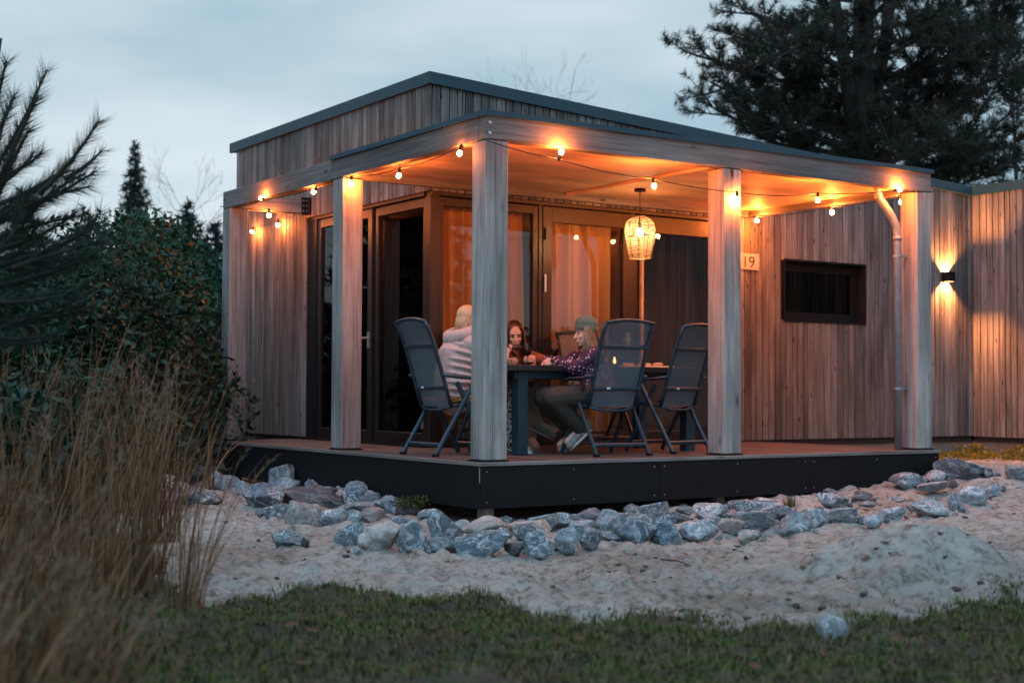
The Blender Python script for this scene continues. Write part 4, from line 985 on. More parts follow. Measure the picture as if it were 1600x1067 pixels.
S_, F_, U_ = frame((.6, -.15, .62), (-.5, 0, .8)); c_ = vec((.955, 1.10, 1.325)); mb = MB().box((-.037, -.0045, -.075), (.037, .0045, .075), .003)
mb.v = [tuple(c_+S_*a+F_*b+U_*d) for a, b, d in mb.v]; part(ph, 'case', mb, 'phone')

# 2: brown haired person across the table, looking down at the phone
J = dict(facing=(-.25, -1, 0), look=(-.42, -.86, -.34), hup=(-.12, -.1, 1), head=(1.425, 1.74, 1.488), neck=(1.44, 1.82, 1.345), chest=(1.45, 1.88, 1.20), waist=(1.45, 1.97, 1.04), pelvis=(1.44, 2.02, .95),
         shL=(1.60, 1.83, 1.285), shR=(1.28, 1.88, 1.285), elL=(1.68, 1.62, 1.24), wrL=(1.43, 1.40, 1.255), elR=(1.16, 1.68, 1.215), wrR=(1.10, 1.46, 1.24),
         hipL=(1.53, 1.98, .95), knL=(1.50, 1.56, 1.00), anL=(1.505, 1.60, .56), toeL=(1.48, 1.46, .49), hipR=(1.35, 1.98, .95), knR=(1.36, 1.56, 1.03), anR=(1.415, 1.36, .70), toeR=(1.53, 1.27, .63))
p2 = person('brown haired person in rust fleece coat across the table with a wine glass', J, [((1.43, 1.40, 1.255), (-.85, -.42, .12), (-.5, .4, -.1), -1, 1.0), ((1.10, 1.46, 1.24), (.3, -.8, -.1), (.6, .2, .3), 1, .8)], (1.44, 2.02, DZ))
mb = MB(); limb(mb, [(1.44, 2.0, 1.0), (1.45, 1.95, 1.08), (1.45, 1.87, 1.22), (1.44, 1.82, 1.33)], [.165, .15, .155, .10])
mb.cap(J['shL'], J['shR'], .085, .085)
for k in 'LR': limb(mb, [J['sh'+k], J['el'+k], J['wr'+k]], [.080, .064, .048])
for a in np.linspace(0, 2*pi, 14): mb.ell((1.44+.085*cos(a), 1.815+.075*sin(a), 1.365-.02*sin(a)), (.034, .034, .036))
part(p2, 'fleece_coat', blob(mb, .0095, 3), 'fleece')
mb = MB()
for a in np.linspace(0, 2*pi, 16): mb.ell((1.432+.066*cos(a), 1.795+.066*sin(a), 1.385+.012*sin(3*a)), (.030, .030, .027))
part(p2, 'scarf', blob(mb, .008, 3), 'scarf')
hair_cap(p2, J['head'], J['look'], J['hup'], 'hair_brown')
part(p2, 'hair', strands(560, J['head'], J['look'], J['hup'], .33, .018, HR, .009, .92, (.03, -.05, -1)), 'hair_brown')
mb = MB()
for k in 'LR': limb(mb, [J['hip'+k], J['kn'+k], J['an'+k]], [.10, .075, .058])
mb.cap(J['hipL'], J['hipR'], .11, .11); part(p2, 'trousers', blob(mb, .010, 4), 'beige')
for k in 'LR': shoe(p2, J['an'+k], J['toe'+k], 'shoe_grey')

# 3: person in the green beanie, turned sideways on the chair towards the others
J = dict(facing=(-1, .35, 0), look=(-.93, .36, -.10), hup=(-.10, .05, 1), head=(1.455, .70, 1.468), neck=(1.485, .675, 1.335), chest=(1.49, .655, 1.20), waist=(1.50, .61, 1.05), pelvis=(1.50, .585, .96),
         shL=(1.45, .53, 1.285), shR=(1.52, .81, 1.285), elL=(1.335, .66, 1.175), wrL=(1.275, .885, 1.232), elR=(1.44, .99, 1.20), wrR=(1.30, 1.04, 1.24),
         hipL=(1.44, .52, .95), knL=(1.085, .67, .925), anL=(1.36, .64, .67), toeL=(1.27, .71, .56), hipR=(1.47, .66, .95), knR=(1.12, .85, .93), anR=(1.40, .79, .62), toeR=(1.30, .86, .53))
p3 = person('person in green beanie and purple dotted blouse leaning on the table', J, [((1.275, .885, 1.232), (-.25, .95, .05), (.6, .1, -.5), -1, .7), ((1.30, 1.04, 1.24), (-.55, -.75, .05), (.3, .1, -.6), 1, .6)], (1.5, .585, DZ))
mb = MB(); limb(mb, [(1.50, .585, .99), (1.50, .61, 1.08), (1.49, .655, 1.20), (1.485, .68, 1.30)], [.150, .145, .145, .085])
mb.cap(J['shL'], J['shR'], .075, .075)
for k in 'LR':
    limb(mb, [J['sh'+k], J['el'+k], J['wr'+k]], [.074, .070, .050])
    q = (vec(J['sh'+k])+vec(J['el'+k]))/2; mb.ell(q-vec((0, 0, .03)), (.062, .062, .065))
part(p3, 'blouse', blob(mb, .0095, 4), 'dots')
mb = MB()
for a in np.linspace(0, 2*pi, 14): mb.ell((1.483+.050*cos(a), .678+.05*sin(a), 1.342), (.020, .020, .018))
part(p3, 'collar', blob(mb, .008, 3), 'scarf')
part(p3, 'hair', strands(520, vec(J['head'])-vec((0, 0, .005)), J['look'], J['hup'], .24, .022, HR, .008, 1.2, (.06, -.06, -1)), 'hair_wavy')
s_, f_, u_ = frame(J['look'], (.16, -.06, 1)); hc = vec(J['head'])
prof = [(.094, .028), (.099, .036), (.099, .066), (.095, .072), (.097, .082), (.094, .105), (.080, .130), (.056, .150), (.028, .163), (.004, .167)]
mb = MB().lathe(prof, (0, 0, 0), 40)
V2 = []
for (a, b, d) in mb.v:
    r = sqrt(a*a+b*b); th = math.atan2(b, a); k = 1+.018*cos(20*th)*(r/.09)
    V2.append(tuple(hc+s_*a*k*.88+f_*(b*k*1.04-.012-.10*max(0, d-.06))+u_*(d-.012+.018*(b > 0)*b/.09-.012*(b < 0)*abs(b)/.09)))
mb.v = V2; part(p3, 'beanie', mb, 'beanie', True)
mb = MB()
for k in 'LR': limb(mb, [J['hip'+k], J['kn'+k], J['an'+k]], [.105, .088, .066])
mb.cap(J['hipL'], J['hipR'], .115, .115); part(p3, 'trousers', blob(mb, .010, 4), 'olive')
for k in 'LR': shoe(p3, J['an'+k], J['toe'+k], 'shoe_grey', 'shoe_white')
# ---------------------------------------------------------------- rocks
import bmesh
def rock_mesh(seed):
    r = random.Random(seed); bm = bmesh.new(); bmesh.ops.create_icosphere(bm, subdivisions=4, radius=1.0)
    C = np.array([v.co[:] for v in bm.verts])
    for k in range(r.randint(15, 22)):
        n = unit((r.gauss(0, 1), r.gauss(0, 1), r.gauss(0, 1))); d = r.uniform(.40, .80)
        h = C@n-d; C = C-np.outer(np.maximum(h, 0)*1.0, n)
    o = Vector((seed*3.1, seed*1.7, 0))
    for i, v in enumerate(bm.verts):
        p = Vector(C[i]); nn = p.normalized()
        p += nn*(.10*mnoise.noise(p*1.5+o)+.07*mnoise.noise(p*3.6+o)+.045*mnoise.noise(p*8+o)+.020*abs(mnoise.noise(p*17+o))); v.co = p
    me = bpy.data.meshes.new('rock'); bm.to_mesh(me); bm.free()
    co = np.array([v.co[:] for v in me.vertices]); lo, hi = co.min(0), co.max(0)
    me.vertices.foreach_set('co', ((co-(lo+hi)/2)/(hi-lo)).astype(np.float32).ravel())
    me.polygons.foreach_set('use_smooth', [True]*len(me.polygons)); return me
RB = {k: [rock_mesh(i*7+j+1) for j in range(6 if k == 'rock_blue' else 4)] for i, k in enumerate(('rock_blue', 'rock_pale', 'rock_tan', 'rock_dark'))}
for k, ms in RB.items():
    for m in ms: m.materials.append(M[k])
A7, A8, A1 = (220, 680, 3.2), (680, 680, 3.2), (1130, 660, 2.62)
ROCKS = []
def R(o, rows):
    for c, b, w, h, k in rows: ROCKS.append((o[0]+c/o[2], o[1]+b/o[2], w/o[2], h/o[2], k))
R(A7, [(130,205,115,62,'p'),(205,205,70,50,'b'),(255,195,80,55,'p'),(300,240,80,95,'p'),(130,285,190,90,'t'),(370,270,90,95,'p'),(440,295,95,100,'p'),(510,305,75,80,'p'),(290,345,180,80,'b'),
 (600,362,195,130,'b'),(700,290,115,150,'p'),(800,262,120,55,'p'),(920,300,120,85,'b'),(830,362,360,120,'d'),(680,412,125,75,'b'),(595,402,50,38,'p'),(820,452,185,135,'t'),(955,452,145,90,'p'),
 (1030,305,85,55,'b'),(1095,345,135,120,'b'),(1160,352,130,80,'b'),(1240,382,120,85,'b'),(1010,388,110,50,'b'),(1110,382,110,50,'p'),(1060,442,115,75,'p'),(1165,442,115,85,'t'),(1060,547,105,118,'b'),
 (990,547,68,78,'b'),(1190,582,205,160,'t'),(1290,465,110,60,'b'),(1365,588,160,175,'b'),(720,566,140,98,'b'),(810,562,55,52,'d'),(1520,535,175,165,'b'),(1500,583,135,78,'p'),(1440,425,115,62,'p'),(1350,385,110,55,'d')])
R(A8, [(245,500,225,100,'t'),(230,597,265,130,'b'),(395,587,95,55,'d'),(340,460,95,60,'b'),(450,525,115,85,'b'),(470,490,205,75,'t'),(520,592,155,125,'b'),(545,475,140,90,'p'),(640,465,150,85,'b'),
 (760,440,140,80,'b'),(870,465,145,100,'p'),(660,572,115,115,'p'),(765,557,130,110,'b'),(740,475,130,55,'p'),(1000,405,100,62,'b'),(1100,435,145,108,'p'),(1010,532,245,145,'b'),(1160,533,150,145,'b'),
 (890,528,100,45,'p'),(1250,395,80,40,'b'),(1230,435,140,55,'b'),(1330,523,185,95,'p'),(1390,415,175,80,'p'),(1370,460,120,55,'b'),(1480,485,135,75,'t'),(1560,463,115,95,'b'),(1570,533,95,62,'t'),(1540,385,155,65,'b')])
R(A1, [(160,368,165,64,'b'),(140,442,155,95,'p'),(250,402,110,65,'b'),(310,457,135,98,'p'),(385,432,115,85,'p'),(30,392,65,32,'b'),(115,482,90,48,'p'),(460,357,132,72,'b'),(495,417,132,78,'p'),
 (445,292,52,24,'b'),(570,327,80,52,'d'),(600,347,75,28,'p'),(625,427,82,52,'p'),(700,397,105,54,'p'),(760,303,128,74,'b'),(870,288,105,54,'b'),(870,322,125,48,'p'),(860,387,158,78,'p'),(950,364,55,80,'b'),
 (985,272,215,112,'b'),(1075,268,75,64,'b'),(1030,348,115,88,'p'),(1100,332,75,58,'b'),(725,337,55,22,'p'),(1222,303,115,82,'p'),(1045,572,85,58,'p'),(460,907,130,122,'p')])
ZONES = [(330, 'behind the dry grass'), (420, 'below the far terrace end'), (520, 'below the second post'), (620, 'below the cushioned chair'), (700, 'before the mossy plant'), (775, 'before the terrace corner'),
         (860, 'before the table leg'), (950, 'below the beanie wearer'), (1050, 'between the turned chairs'), (1150, 'before the middle post'), (1250, 'by the grass tuft'), (1340, 'below the small window'), (1440, 'near the rain pipe'), (1700, 'past the terrace end')]
KN = {'b': ('rock_blue', 'blue grey'), 'p': ('rock_pale', 'pale veined'), 't': ('rock_tan', 'tan'), 'd': ('rock_dark', 'dark')}
zl = {}
for i, (cx, by, w, h, k) in enumerate(ROCKS):
    z = next(n_ for lim, n_ in ZONES if cx < lim); zl.setdefault(z, []).append((w*h, i))
rank = {}
for z, L in zl.items():
    for j, (_, i) in enumerate(sorted(L, reverse=True)): rank[i] = (j, z, len(L))
ORD = ['largest', 'second largest', 'third largest', 'fourth largest', 'fifth largest', 'sixth largest', 'seventh largest', 'eighth largest', 'ninth largest', 'tenth largest', 'eleventh largest', 'twelfth largest', 'thirteenth largest', 'fourteenth largest']
rr_ = random.Random(4); cnt = {k: 0 for k in RB}
for i, (cx, by, w, h, k) in enumerate(ROCKS):
    p = gpix(cx, by); dep = (p-CAM)@FW; s = dep/FPX
    mk, nm = KN[k]; me = RB[mk][cnt[mk] % len(RB[mk])]; cnt[mk] += 1
    o = bpy.data.objects.new('rock', me); COL.objects.link(o)
    wd = w*s; dp_ = wd*rr_.uniform(.75, 1.0)
    yaw = math.atan2(RH[1], RH[0])+rr_.uniform(-.12, .12)
    o.rotation_euler = (rr_.uniform(-.10, .10), rr_.uniform(-.10, .10), yaw+(pi if rr_.random() < .5 else 0))
    q = p+FH*dp_*.35; m_ = dp_*.48
    while q[0] > -.09-m_ and q[1] > -.06-m_ and q[0] < 5.06+m_: q = q-FH*.02      # keep clear of the terrace panels
    dq = (q-CAM)@FH; gz = float(base_z(q[0], q[1]))                                # stands on the ground, reaches up to the measured top
    rt = ray(cx, by-h); ztop = CAM[2]+rt[2]*dq/(rt@FH); ht = max(h*s*.8, ztop-gz)
    o.scale = (wd*1.12, dp_*1.05, ht*1.32); o.location = (q[0], q[1], gz+ht*.99-ht*.66)
    j, z, nz_ = rank[i]
    if i == len(ROCKS)-1: lab = 'lone pale blue rock standing in the lawn edge'
    else: lab = f"{ORD[j]} rock {z}, {nm}"
    tag(o, lab, 'rock', 'boulders banked along the terrace')
# smaller stones wedged between the boulders
for i, sd_ in [(i, 1 if i % 2 else -1) for i in range(len(ROCKS)-2)]+[(i, -1 if i % 2 else 1) for i in range(0, len(ROCKS)-2, 2)]:
    cx, by, w, h, k = ROCKS[i]; snd = (sd_ == 1) != (i % 2 == 1)
    p = gpix(cx+sd_*w*rr_.uniform(.42, .6), by-h*rr_.uniform(-.08, .35)); s = ((p-CAM)@FW)/FPX; sz = (rr_.uniform(.2, .32) if snd else rr_.uniform(.34, .55))*sqrt(w*h)*s
    while p[0] > -.12-sz*.5 and p[1] > -.10-sz*.5 and p[0] < 5.2: p = p-FH*.03
    mk, nm = KN[rr_.choice('bbppptd')]; o = bpy.data.objects.new('rock', rr_.choice(RB[mk])); COL.objects.link(o)
    o.rotation_euler = (rr_.uniform(-.3, .3), rr_.uniform(-.3, .3), rr_.uniform(0, 6)); o.scale = (sz*1.2, sz, sz*.85); o.location = (p[0], p[1], float(base_z(p[0], p[1]))+sz*.22)
    j, z, _n = rank[i]; tag(o, f"{'tiny' if snd else 'small'} {nm} stone {'below' if snd else 'wedged beside'} the {ORD[j]} rock {z}", 'rock', 'boulders banked along the terrace')
# pebbles and crumbs on the sand
n = 240; V, F = [], []
cubes = np.array([(-1,-1,-1),(1,-1,-1),(1,1,-1),(-1,1,-1),(-1,-1,1),(1,-1,1),(1,1,1),(-1,1,1)], float)
cf = np.array([(3,2,1,0),(4,5,6,7),(0,1,5,4),(1,2,6,5),(2,3,7,6),(3,0,4,7)])
VV, FF = [], []
for k in range(n):
    px_, py_ = RNG.uniform(330, 1600), RNG.uniform(760, 960); p = gpix(px_, py_); r_ = RNG.uniform(.004, .009)*RNG.choice([1, 1, 1.6])
    if p[0] > -.1 and p[1] > -.1 and p[0] < 5.1: continue
    q = (cubes+RNG.normal(0, .35, (8, 3)))*r_*np.array([1.2, 1, .7]); VV.append(q+np.array([p[0], p[1], float(ground_z(p[0], p[1]))+r_*.3])); FF.append(cf+8*(len(VV)-1))
pb_ = put('gravel', np_mesh('gravel', np.concatenate(VV), np.concatenate(FF)), 'crumb'); tag(pb_, 'small stones and crumbs scattered on the sand', 'gravel', kind='stuff')

# fallen leaves: a curled leaf each
def leaf_mesh(seed):
    r = random.Random(seed); mb = MB(); n_ = 6; V = []
    for i in range(n_+1):
        u = i/n_; w = .42*sin(pi*min(1, u*.93+.05))**.8; c = .22*(u-.5)**2*4*r.uniform(.7, 1.2)
        V += [(-w, u*1.5-.75, c+.25*w), (0, u*1.5-.75, c), (w, u*1.5-.75, c+.25*w+.1*r.random())]
    F = [(3*i+j, 3*i+j+1, 3*i+4+j, 3*i+3+j) for i in range(n_) for j in range(2)]
    return mb.add(V, F).mesh('leaf', True)
LM = [leaf_mesh(i) for i in range(5)]
for m in LM: m.materials.append(M['leaf_brown'])
leaf_px = [(475,880),(420,925),(550,905),(1045,864),(1070,868),(1095,850),(1135,866),(1165,870),(1175,868),(1152,858),(1268,864),(1160,872),(1352,918),(1385,915),(1350,942),(1490,800),(1420,830),(1210,868),(1320,925),(1390,920),(880,905),(1008,880),
           (760,905),(640,915),(1235,925),(1500,905),(1560,930)]
lawn_px = [(375,1008),(455,1003),(487,1004),(467,1026),(576,1037),(413,1060),(470,1057),(690,1010),(700,1015),(815,1001),(840,1018),(870,1010),(903,1032),(825,1052),(680,960),(860,985),(1050,980),(1285,1040),(1500,1000),(560,960),(530,985),(620,1030),(745,1045),(980,1035),(1120,1020),(1180,1050),(1400,1015)]
for grp, lst, lab, zo in (('leaves on the sand', leaf_px, 'small brown fallen leaf lying on the pale sand', .010), ('leaves in the lawn', lawn_px, 'small reddish brown leaf fallen in the lawn', .050)):
    for (a, b) in lst:
        p = gpix(a, b); o = bpy.data.objects.new('fallen_leaf', random.choice(LM)); COL.objects.link(o); s = random.uniform(.022, .040)
        o.location = (p[0], p[1], float(ground_z(p[0], p[1]))+zo); o.scale = (s, s, s); o.rotation_euler = (random.uniform(-.4, .4), random.uniform(-.4, .4), random.uniform(0, 6.3)); tag(o, lab, 'leaf', grp)
# leaf litter along the lawn edge
n = 9000; s_ = RNG.uniform(-3.2, 3.2, n); t_2 = RNG.uniform(3.8, 7.4, n); bx, by = CAM[0]+s_*RH[0]+t_2*FH[0], CAM[1]+s_*RH[1]+t_2*FH[1]
e_ = lawn_in(bx, by); ok = (RNG.random(n) < np.exp(-(e_/.13)**2)*.42) | ((e_ > 0) & (RNG.random(n) < .05)); bx, by = bx[ok], by[ok]
LV = []
cc = np.stack([bx, by, ground_z(bx, by)+.030+.014*RNG.random(len(bx))], -1); nr = RNG.normal(0, .4, (len(cc), 3))+np.array([0, 0, 1.0]); nr /= np.linalg.norm(nr, axis=1)[:, None]
aa = np.cross(nr, RNG.normal(0, 1, (len(cc), 3))); aa /= np.linalg.norm(aa, axis=1)[:, None]; bb = np.cross(nr, aa); sz_ = RNG.uniform(.006, .015, (len(cc), 1))
LV = np.stack([cc-aa*sz_, cc-bb*sz_*.5, cc+aa*sz_+nr*sz_*.3, cc+bb*sz_*.5], 1).reshape(-1, 3)
o = put('leaf_litter', np_mesh('leaf_litter', LV, np.arange(len(LV)).reshape(-1, 4)), 'leaf_brown'); tag(o, 'crumbled brown leaf litter along the lawn edge', 'leaf litter', kind='stuff')
a_, b_ = gpix(1032, 872), gpix(1082, 884); zz = lambda q: float(ground_z(q[0], q[1]))+.014
o = MB().tube([(a_[0], a_[1], zz(a_)), tuple((a_[:2]+b_[:2])/2+.012)+(zz((a_+b_)/2)+.006,), (b_[0], b_[1], zz(b_))], [.006, .005, .003], 6).build('twig', 'twig'); tag(o, 'thin bare twig lying on the sand before the rocks', 'twig')

# ---------------------------------------------------------------- low plants
def clump(px, py, n, L, wd, mat, name, label, cat, group=None, lean=.35, spread=.10, seg=5, zoff=0.0, droop=.6, plumes=0, wind=(0, 0), p=None):
    p = gpix(px, py) if p is None else vec(p); z = float(ground_z(p[0], p[1]))+zoff
    t = thing(name, label, cat, (p[0], p[1], z), group)
    a = RNG.random(n)*2*pi; r = np.sqrt(RNG.random(n))*spread
    P = np.stack([p[0]+r*np.cos(a), p[1]+r*np.sin(a), np.full(n, z-.01)], -1)
    V, F = blades(P, seg, L, wd, lean, RNG, droop, wind); part(t, 'stalks', np_mesh('stalks', V, F), mat)
    if plumes:
        a = RNG.random(plumes)*2*pi; ln = lean*(.2+.8*RNG.random(plumes)); LL = L*RNG.uniform(.85, 1.2, plumes)
        B, E_ = [], []
        mbp = MB(); VV, FF = [], []
        for k in range(plumes):
            d = vec((cos(a[k])*ln[k]+wind[0], sin(a[k])*ln[k]+wind[1], 0)); root = p+vec((RNG.normal()*spread*.5, RNG.normal()*spread*.5, 0)); root[2] = z
            pts = [root+d*LL[k]*(u*.6+u*u*.6)+vec((0, 0, LL[k]*(u-.5*ln[k]*u**3))) for u in np.linspace(0, 1, 7)]
            mbp.tube(pts, [.0022]*6+[.001], 3, False)
            m_ = 16; u = RNG.uniform(.78, 1.0, m_); q0 = np.array([[np.interp(x_, np.linspace(0, 1, 7), [q[i] for q in pts]) for i in range(3)] for x_ in u])
            dr = RNG.normal(0, 1, (m_, 3))*.5+np.array([d[0], d[1], .9]); dr /= np.linalg.norm(dr, axis=1)[:, None]; ll = RNG.uniform(.03, .06, m_)[:, None]
            sd_ = np.cross(dr, RNG.normal(0, 1, (m_, 3))); sd_ /= np.linalg.norm(sd_, axis=1)[:, None]
            base = len(VV)*3; VV.extend(np.stack([q0-sd_*.0018, q0+sd_*.0018, q0+dr*ll], 1))
        Vp = np.concatenate(VV).reshape(-1, 3); part(t, 'plumes', np_mesh('plumes', Vp, np.arange(len(Vp)).reshape(-1, 3)), 'plume')
        part(t, 'stems', mbp, 'drygrass')
    return t
GG = 'dry ornamental grasses'
wind = (RH[0]*.10, RH[1]*.10)
CL = [ # px, py, n, L, width, lean, spread, plumes, label
 (292, 958, 35, 0.80, 0.0084, 0.28, 0.08, 10, 'thin lone clump of dry brown grass at the lawn corner'),
 (205, 935, 98, 1.06, 0.0084, 0.28, 0.15, 26, 'dense knee high dry grass clump beside the lone thin clump'),
 (150, 900, 98, 1.12, 0.0084, 0.30, 0.18, 26, 'bushy brown grass clump behind the dense clump'),
 (80, 915, 98, 1.06, 0.0084, 0.30, 0.18, 26, 'tawny grass clump below the near pine'),
 (10, 905, 88, 1.06, 0.0084, 0.30, 0.18, 22, 'tawny grass clump cut by the picture edge'),
 (245, 850, 70, 1.07, 0.0084, 0.34, 0.15, 20, 'arching dry grass behind the lone thin clump'),
 (215, 800, 70, 1.31, 0.0084, 0.28, 0.19, 28, 'tall plumed grass before the evergreen shrub'),
 (120, 800, 74, 1.42, 0.0094, 0.28, 0.22, 30, 'tall plumed grass under the near pine'),
 (30, 810, 74, 1.37, 0.0094, 0.28, 0.22, 30, 'tall plumed grass beside the pine trunk'),
 (270, 752, 60, 1.54, 0.0094, 0.22, 0.19, 30, 'tallest wispy grass behind the pale rocks'),
 (312, 742, 46, 1.48, 0.0084, 0.22, 0.15, 24, 'wispy grass close to the far terrace post'),
 (325, 770, 19, 0.90, 0.0094, 0.51, 0.09, 6, 'sparse arching grass leaning over the terrace end'),
]
for (px_, py_, n, L, wd, ln, sp, plm, lab) in CL:
    clump(px_, py_, n, L, wd, 'drygrass', 'dry_grass_clump', lab, 'grass', GG, ln, sp, 5, 0, .6, plm//2, wind)
for (px_, d_, n, L, lab) in ((60, 3.3, 60, .56, 'blurred pale grass clump nearest the viewer'), (170, 3.6, 45, .46, 'blurred grass clump beside the nearest one'), (-20, 3.4, 60, .60, 'blurred grass clump at the lower picture corner'), (-10, 4.6, 120, .80, 'dark dry grass clump behind the blurred clumps'), (110, 4.9, 120, .66, 'dark dry grass clump at the lawn border')):
    q = at_d(px_, 600, d_); q[2] = 0
    clump(0, 0, n, L, .009, 'drygrass', 'dry_grass_clump', lab, 'grass', GG, .35, .16, 5, 0, .6, 14, wind, q)
clump(1235, 785, 90, .16, .004, 'moss', 'grass_tuft', 'small green grass tuft against the black terrace panel', 'grass', None, .5, .05, 3)
def leafy(name, label, cat, P, n_leaf, size, mat, spread=(.1, .1, .05), group=None, stem=True):
    P = vec(P); t = thing(name, label, cat, tuple(P), group)
    c = RNG.normal(0, 1, (n_leaf, 3)); c /= np.linalg.norm(c, axis=1)[:, None]; c *= (RNG.random((n_leaf, 1))**.35); c = c*np.array(spread)+P+np.array([0, 0, spread[2]])
    leaves_into(t, 'leaves', c, size, mat); return t
def leaf_verts(c, size, rng, up=.3, n_dir=None, asp=.42):
    n = len(c); nr = rng.normal(0, 1, (n, 3))+np.array([0, 0, up]); nr /= np.linalg.norm(nr, axis=1)[:, None]
    a = np.cross(nr, rng.normal(0, 1, (n, 3))); a /= np.linalg.norm(a, axis=1)[:, None]; b = np.cross(nr, a); s = (size*(.6+.8*rng.random(n)))[:, None]
    V = np.stack([c-a*s, c-b*s*asp+nr*s*.12, c+a*s, c+b*s*asp+nr*s*.12], 1).reshape(-1, 3); return V, np.arange(4*n).reshape(-1, 4)
def leaves_into(t, nm, c, size, mat): V, F = leaf_verts(c, size, RNG); return part(t, nm, np_mesh(nm, V, F), mat)
q = gpix(645, 806); leafy('mossy_plant', 'low yellow green plant creeping over the rocks by the corner', 'plant', (q[0], q[1], q[2]+.06), 420, .016, 'moss', (.20, .12, .05))
c = []
for k in range(1500):
    yy = RNG.uniform(.6, 2.3); xx = XW-.1-abs(RNG.normal(0, .28)); c.append((xx, yy, .22+RNG.random()*.09*(1+.8*sin(yy*9))))
for k in range(900):
    xx = RNG.uniform(6.2, XW-.1); yy = YF-.12-abs(RNG.normal(0, .22)); c.append((xx, yy, .22+RNG.random()*.07))
V, F = leaf_verts(np.array(c), .026, RNG); o = put('ground_cover', np_mesh('ground_cover', V, F), 'cover'); tag(o, 'yellow green ground cover at the foot of the lamp lit walls', 'ground cover', kind='stuff')

# ---------------------------------------------------------------- shrubs and trees
def shrub(name, label, P, rad, n, size, mat, group=None, lobes=9):
    P = vec(P); t = thing(name, label, 'shrub', tuple(P), group)
    L = RNG.normal(0, 1, (lobes, 3)); L /= np.linalg.norm(L, axis=1)[:, None]; L[:, 2] = np.abs(L[:, 2]); L = L*np.array(rad)*RNG.uniform(.35, .75, (lobes, 1))
    lr = RNG.uniform(.32, .55, lobes)*min(rad); w = RNG.integers(0, lobes, n)
    d = RNG.normal(0, 1, (n, 3)); d /= np.linalg.norm(d, axis=1)[:, None]
    c = P+np.array([0, 0, rad[2]*.25])+L[w]+d*(lr[w]*(.55+.5*RNG.random(n)**.6))[:, None]; c = c[c[:, 2] > P[2]+.02]
    leaves_into(t, 'leaves', c, size, mat)
    mb = MB()
    for k in range(7):
        e = P+np.array([0, 0, rad[2]*.25])+L[k % lobes]; mb.tube([P+RNG.normal(0, .05, 3)*np.array([1, 1, 0]), (P+e)/2+RNG.normal(0, .06, 3), e], [.035, .022, .01], 5)
    part(t, 'stems', mb, 'bark'); return t
def place(px, py, d, z=0.0): q = at_d(px, py, d); q[2] = z; return q
SH = 'evergreen shrubs beside the cabin'
shrub('evergreen_shrub', 'glossy evergreen shrub beside the far terrace post', place(262, 600, 18.0), (1.05, 1.05, 2.1), 16000, .042, 'shrub', SH, 14)
shrub('evergreen_shrub', 'large dark evergreen shrub behind the grasses', place(190, 600, 14.5), (1.35, 1.35, 2.5), 15000, .044, 'shrub_dark', SH, 14)
shrub('evergreen_shrub', 'dark evergreen shrub behind the near pine', place(80, 600, 13.5), (1.3, 1.3, 2.1), 15000, .044, 'shrub_dark', SH, 14)
shrub('evergreen_shrub', 'dark evergreen shrub at the picture edge behind the pine', place(-30, 600, 13), (1.3, 1.3, 2.2), 12000, .044, 'shrub_dark', SH, 12)
shrub('evergreen_shrub', 'taller evergreen shrub under the pointed spruce', place(235, 600, 18.5), (1.6, 1.6, 2.9), 15000, .05, 'shrub', SH, 14)
shrub('evergreen_shrub', 'low dark shrub between grasses and terrace post', place(288, 640, 16.5), (.6, .6, .9), 4000, .05, 'shrub_dark', SH, 10)
shrub('evergreen_shrub', 'low dark shrub behind the tallest grasses', place(205, 640, 14.0), (.9, .9, .95), 4500, .05, 'shrub_dark', SH, 10)
shrub('evergreen_shrub', 'low dark shrub behind the tawny grasses', place(110, 640, 11.5), (1.0, 1.0, 1.0), 4500, .05, 'shrub_dark', SH, 10)
shrub('evergreen_shrub', 'low dark shrub by the pine foot', place(0, 640, 10.5), (.9, .9, .9), 4500, .05, 'shrub_dark', SH, 10)

def needles_on(pts, n_per_m, ln, wd, rng, spread=.7, fwd=.7, taper=True):
    """bottle-brush needles round a shoot"""
    pts = np.array(pts); seg = np.linalg.norm(np.diff(pts, axis=0), axis=1); Lc = np.concatenate([[0], np.cumsum(seg)]); n = max(4, int(Lc[-1]*n_per_m))
    u = rng.random(n)*Lc[-1]; q = np.stack([np.interp(u, Lc, pts[:, i]) for i in range(3)], -1)
    k = np.clip(np.searchsorted(Lc, u)-1, 0, len(seg)-1); d = (pts[1:]-pts[:-1])[k]; d /= np.linalg.norm(d, axis=1)[:, None]
    r = rng.normal(0, 1, (n, 3)); r -= d*(r*d).sum(1)[:, None]; r /= np.linalg.norm(r, axis=1)[:, None]
    v = r*spread+d*fwd*rng.uniform(.7, 1.3, (n, 1)); v /= np.linalg.norm(v, axis=1)[:, None]
    s = np.cross(v, rng.normal(0, 1, (n, 3))); s /= np.linalg.norm(s, axis=1)[:, None]; l = (ln*rng.uniform(.7, 1.15, n))[:, None]
    return np.stack([q-s*wd, q+s*wd, q+v*l], 1).reshape(-1, 3)
def tri_part(t, nm, chunks, mat): V = np.concatenate(chunks); return part(t, nm, np_mesh(nm, V, np.arange(len(V)).reshape(-1, 3)), mat)

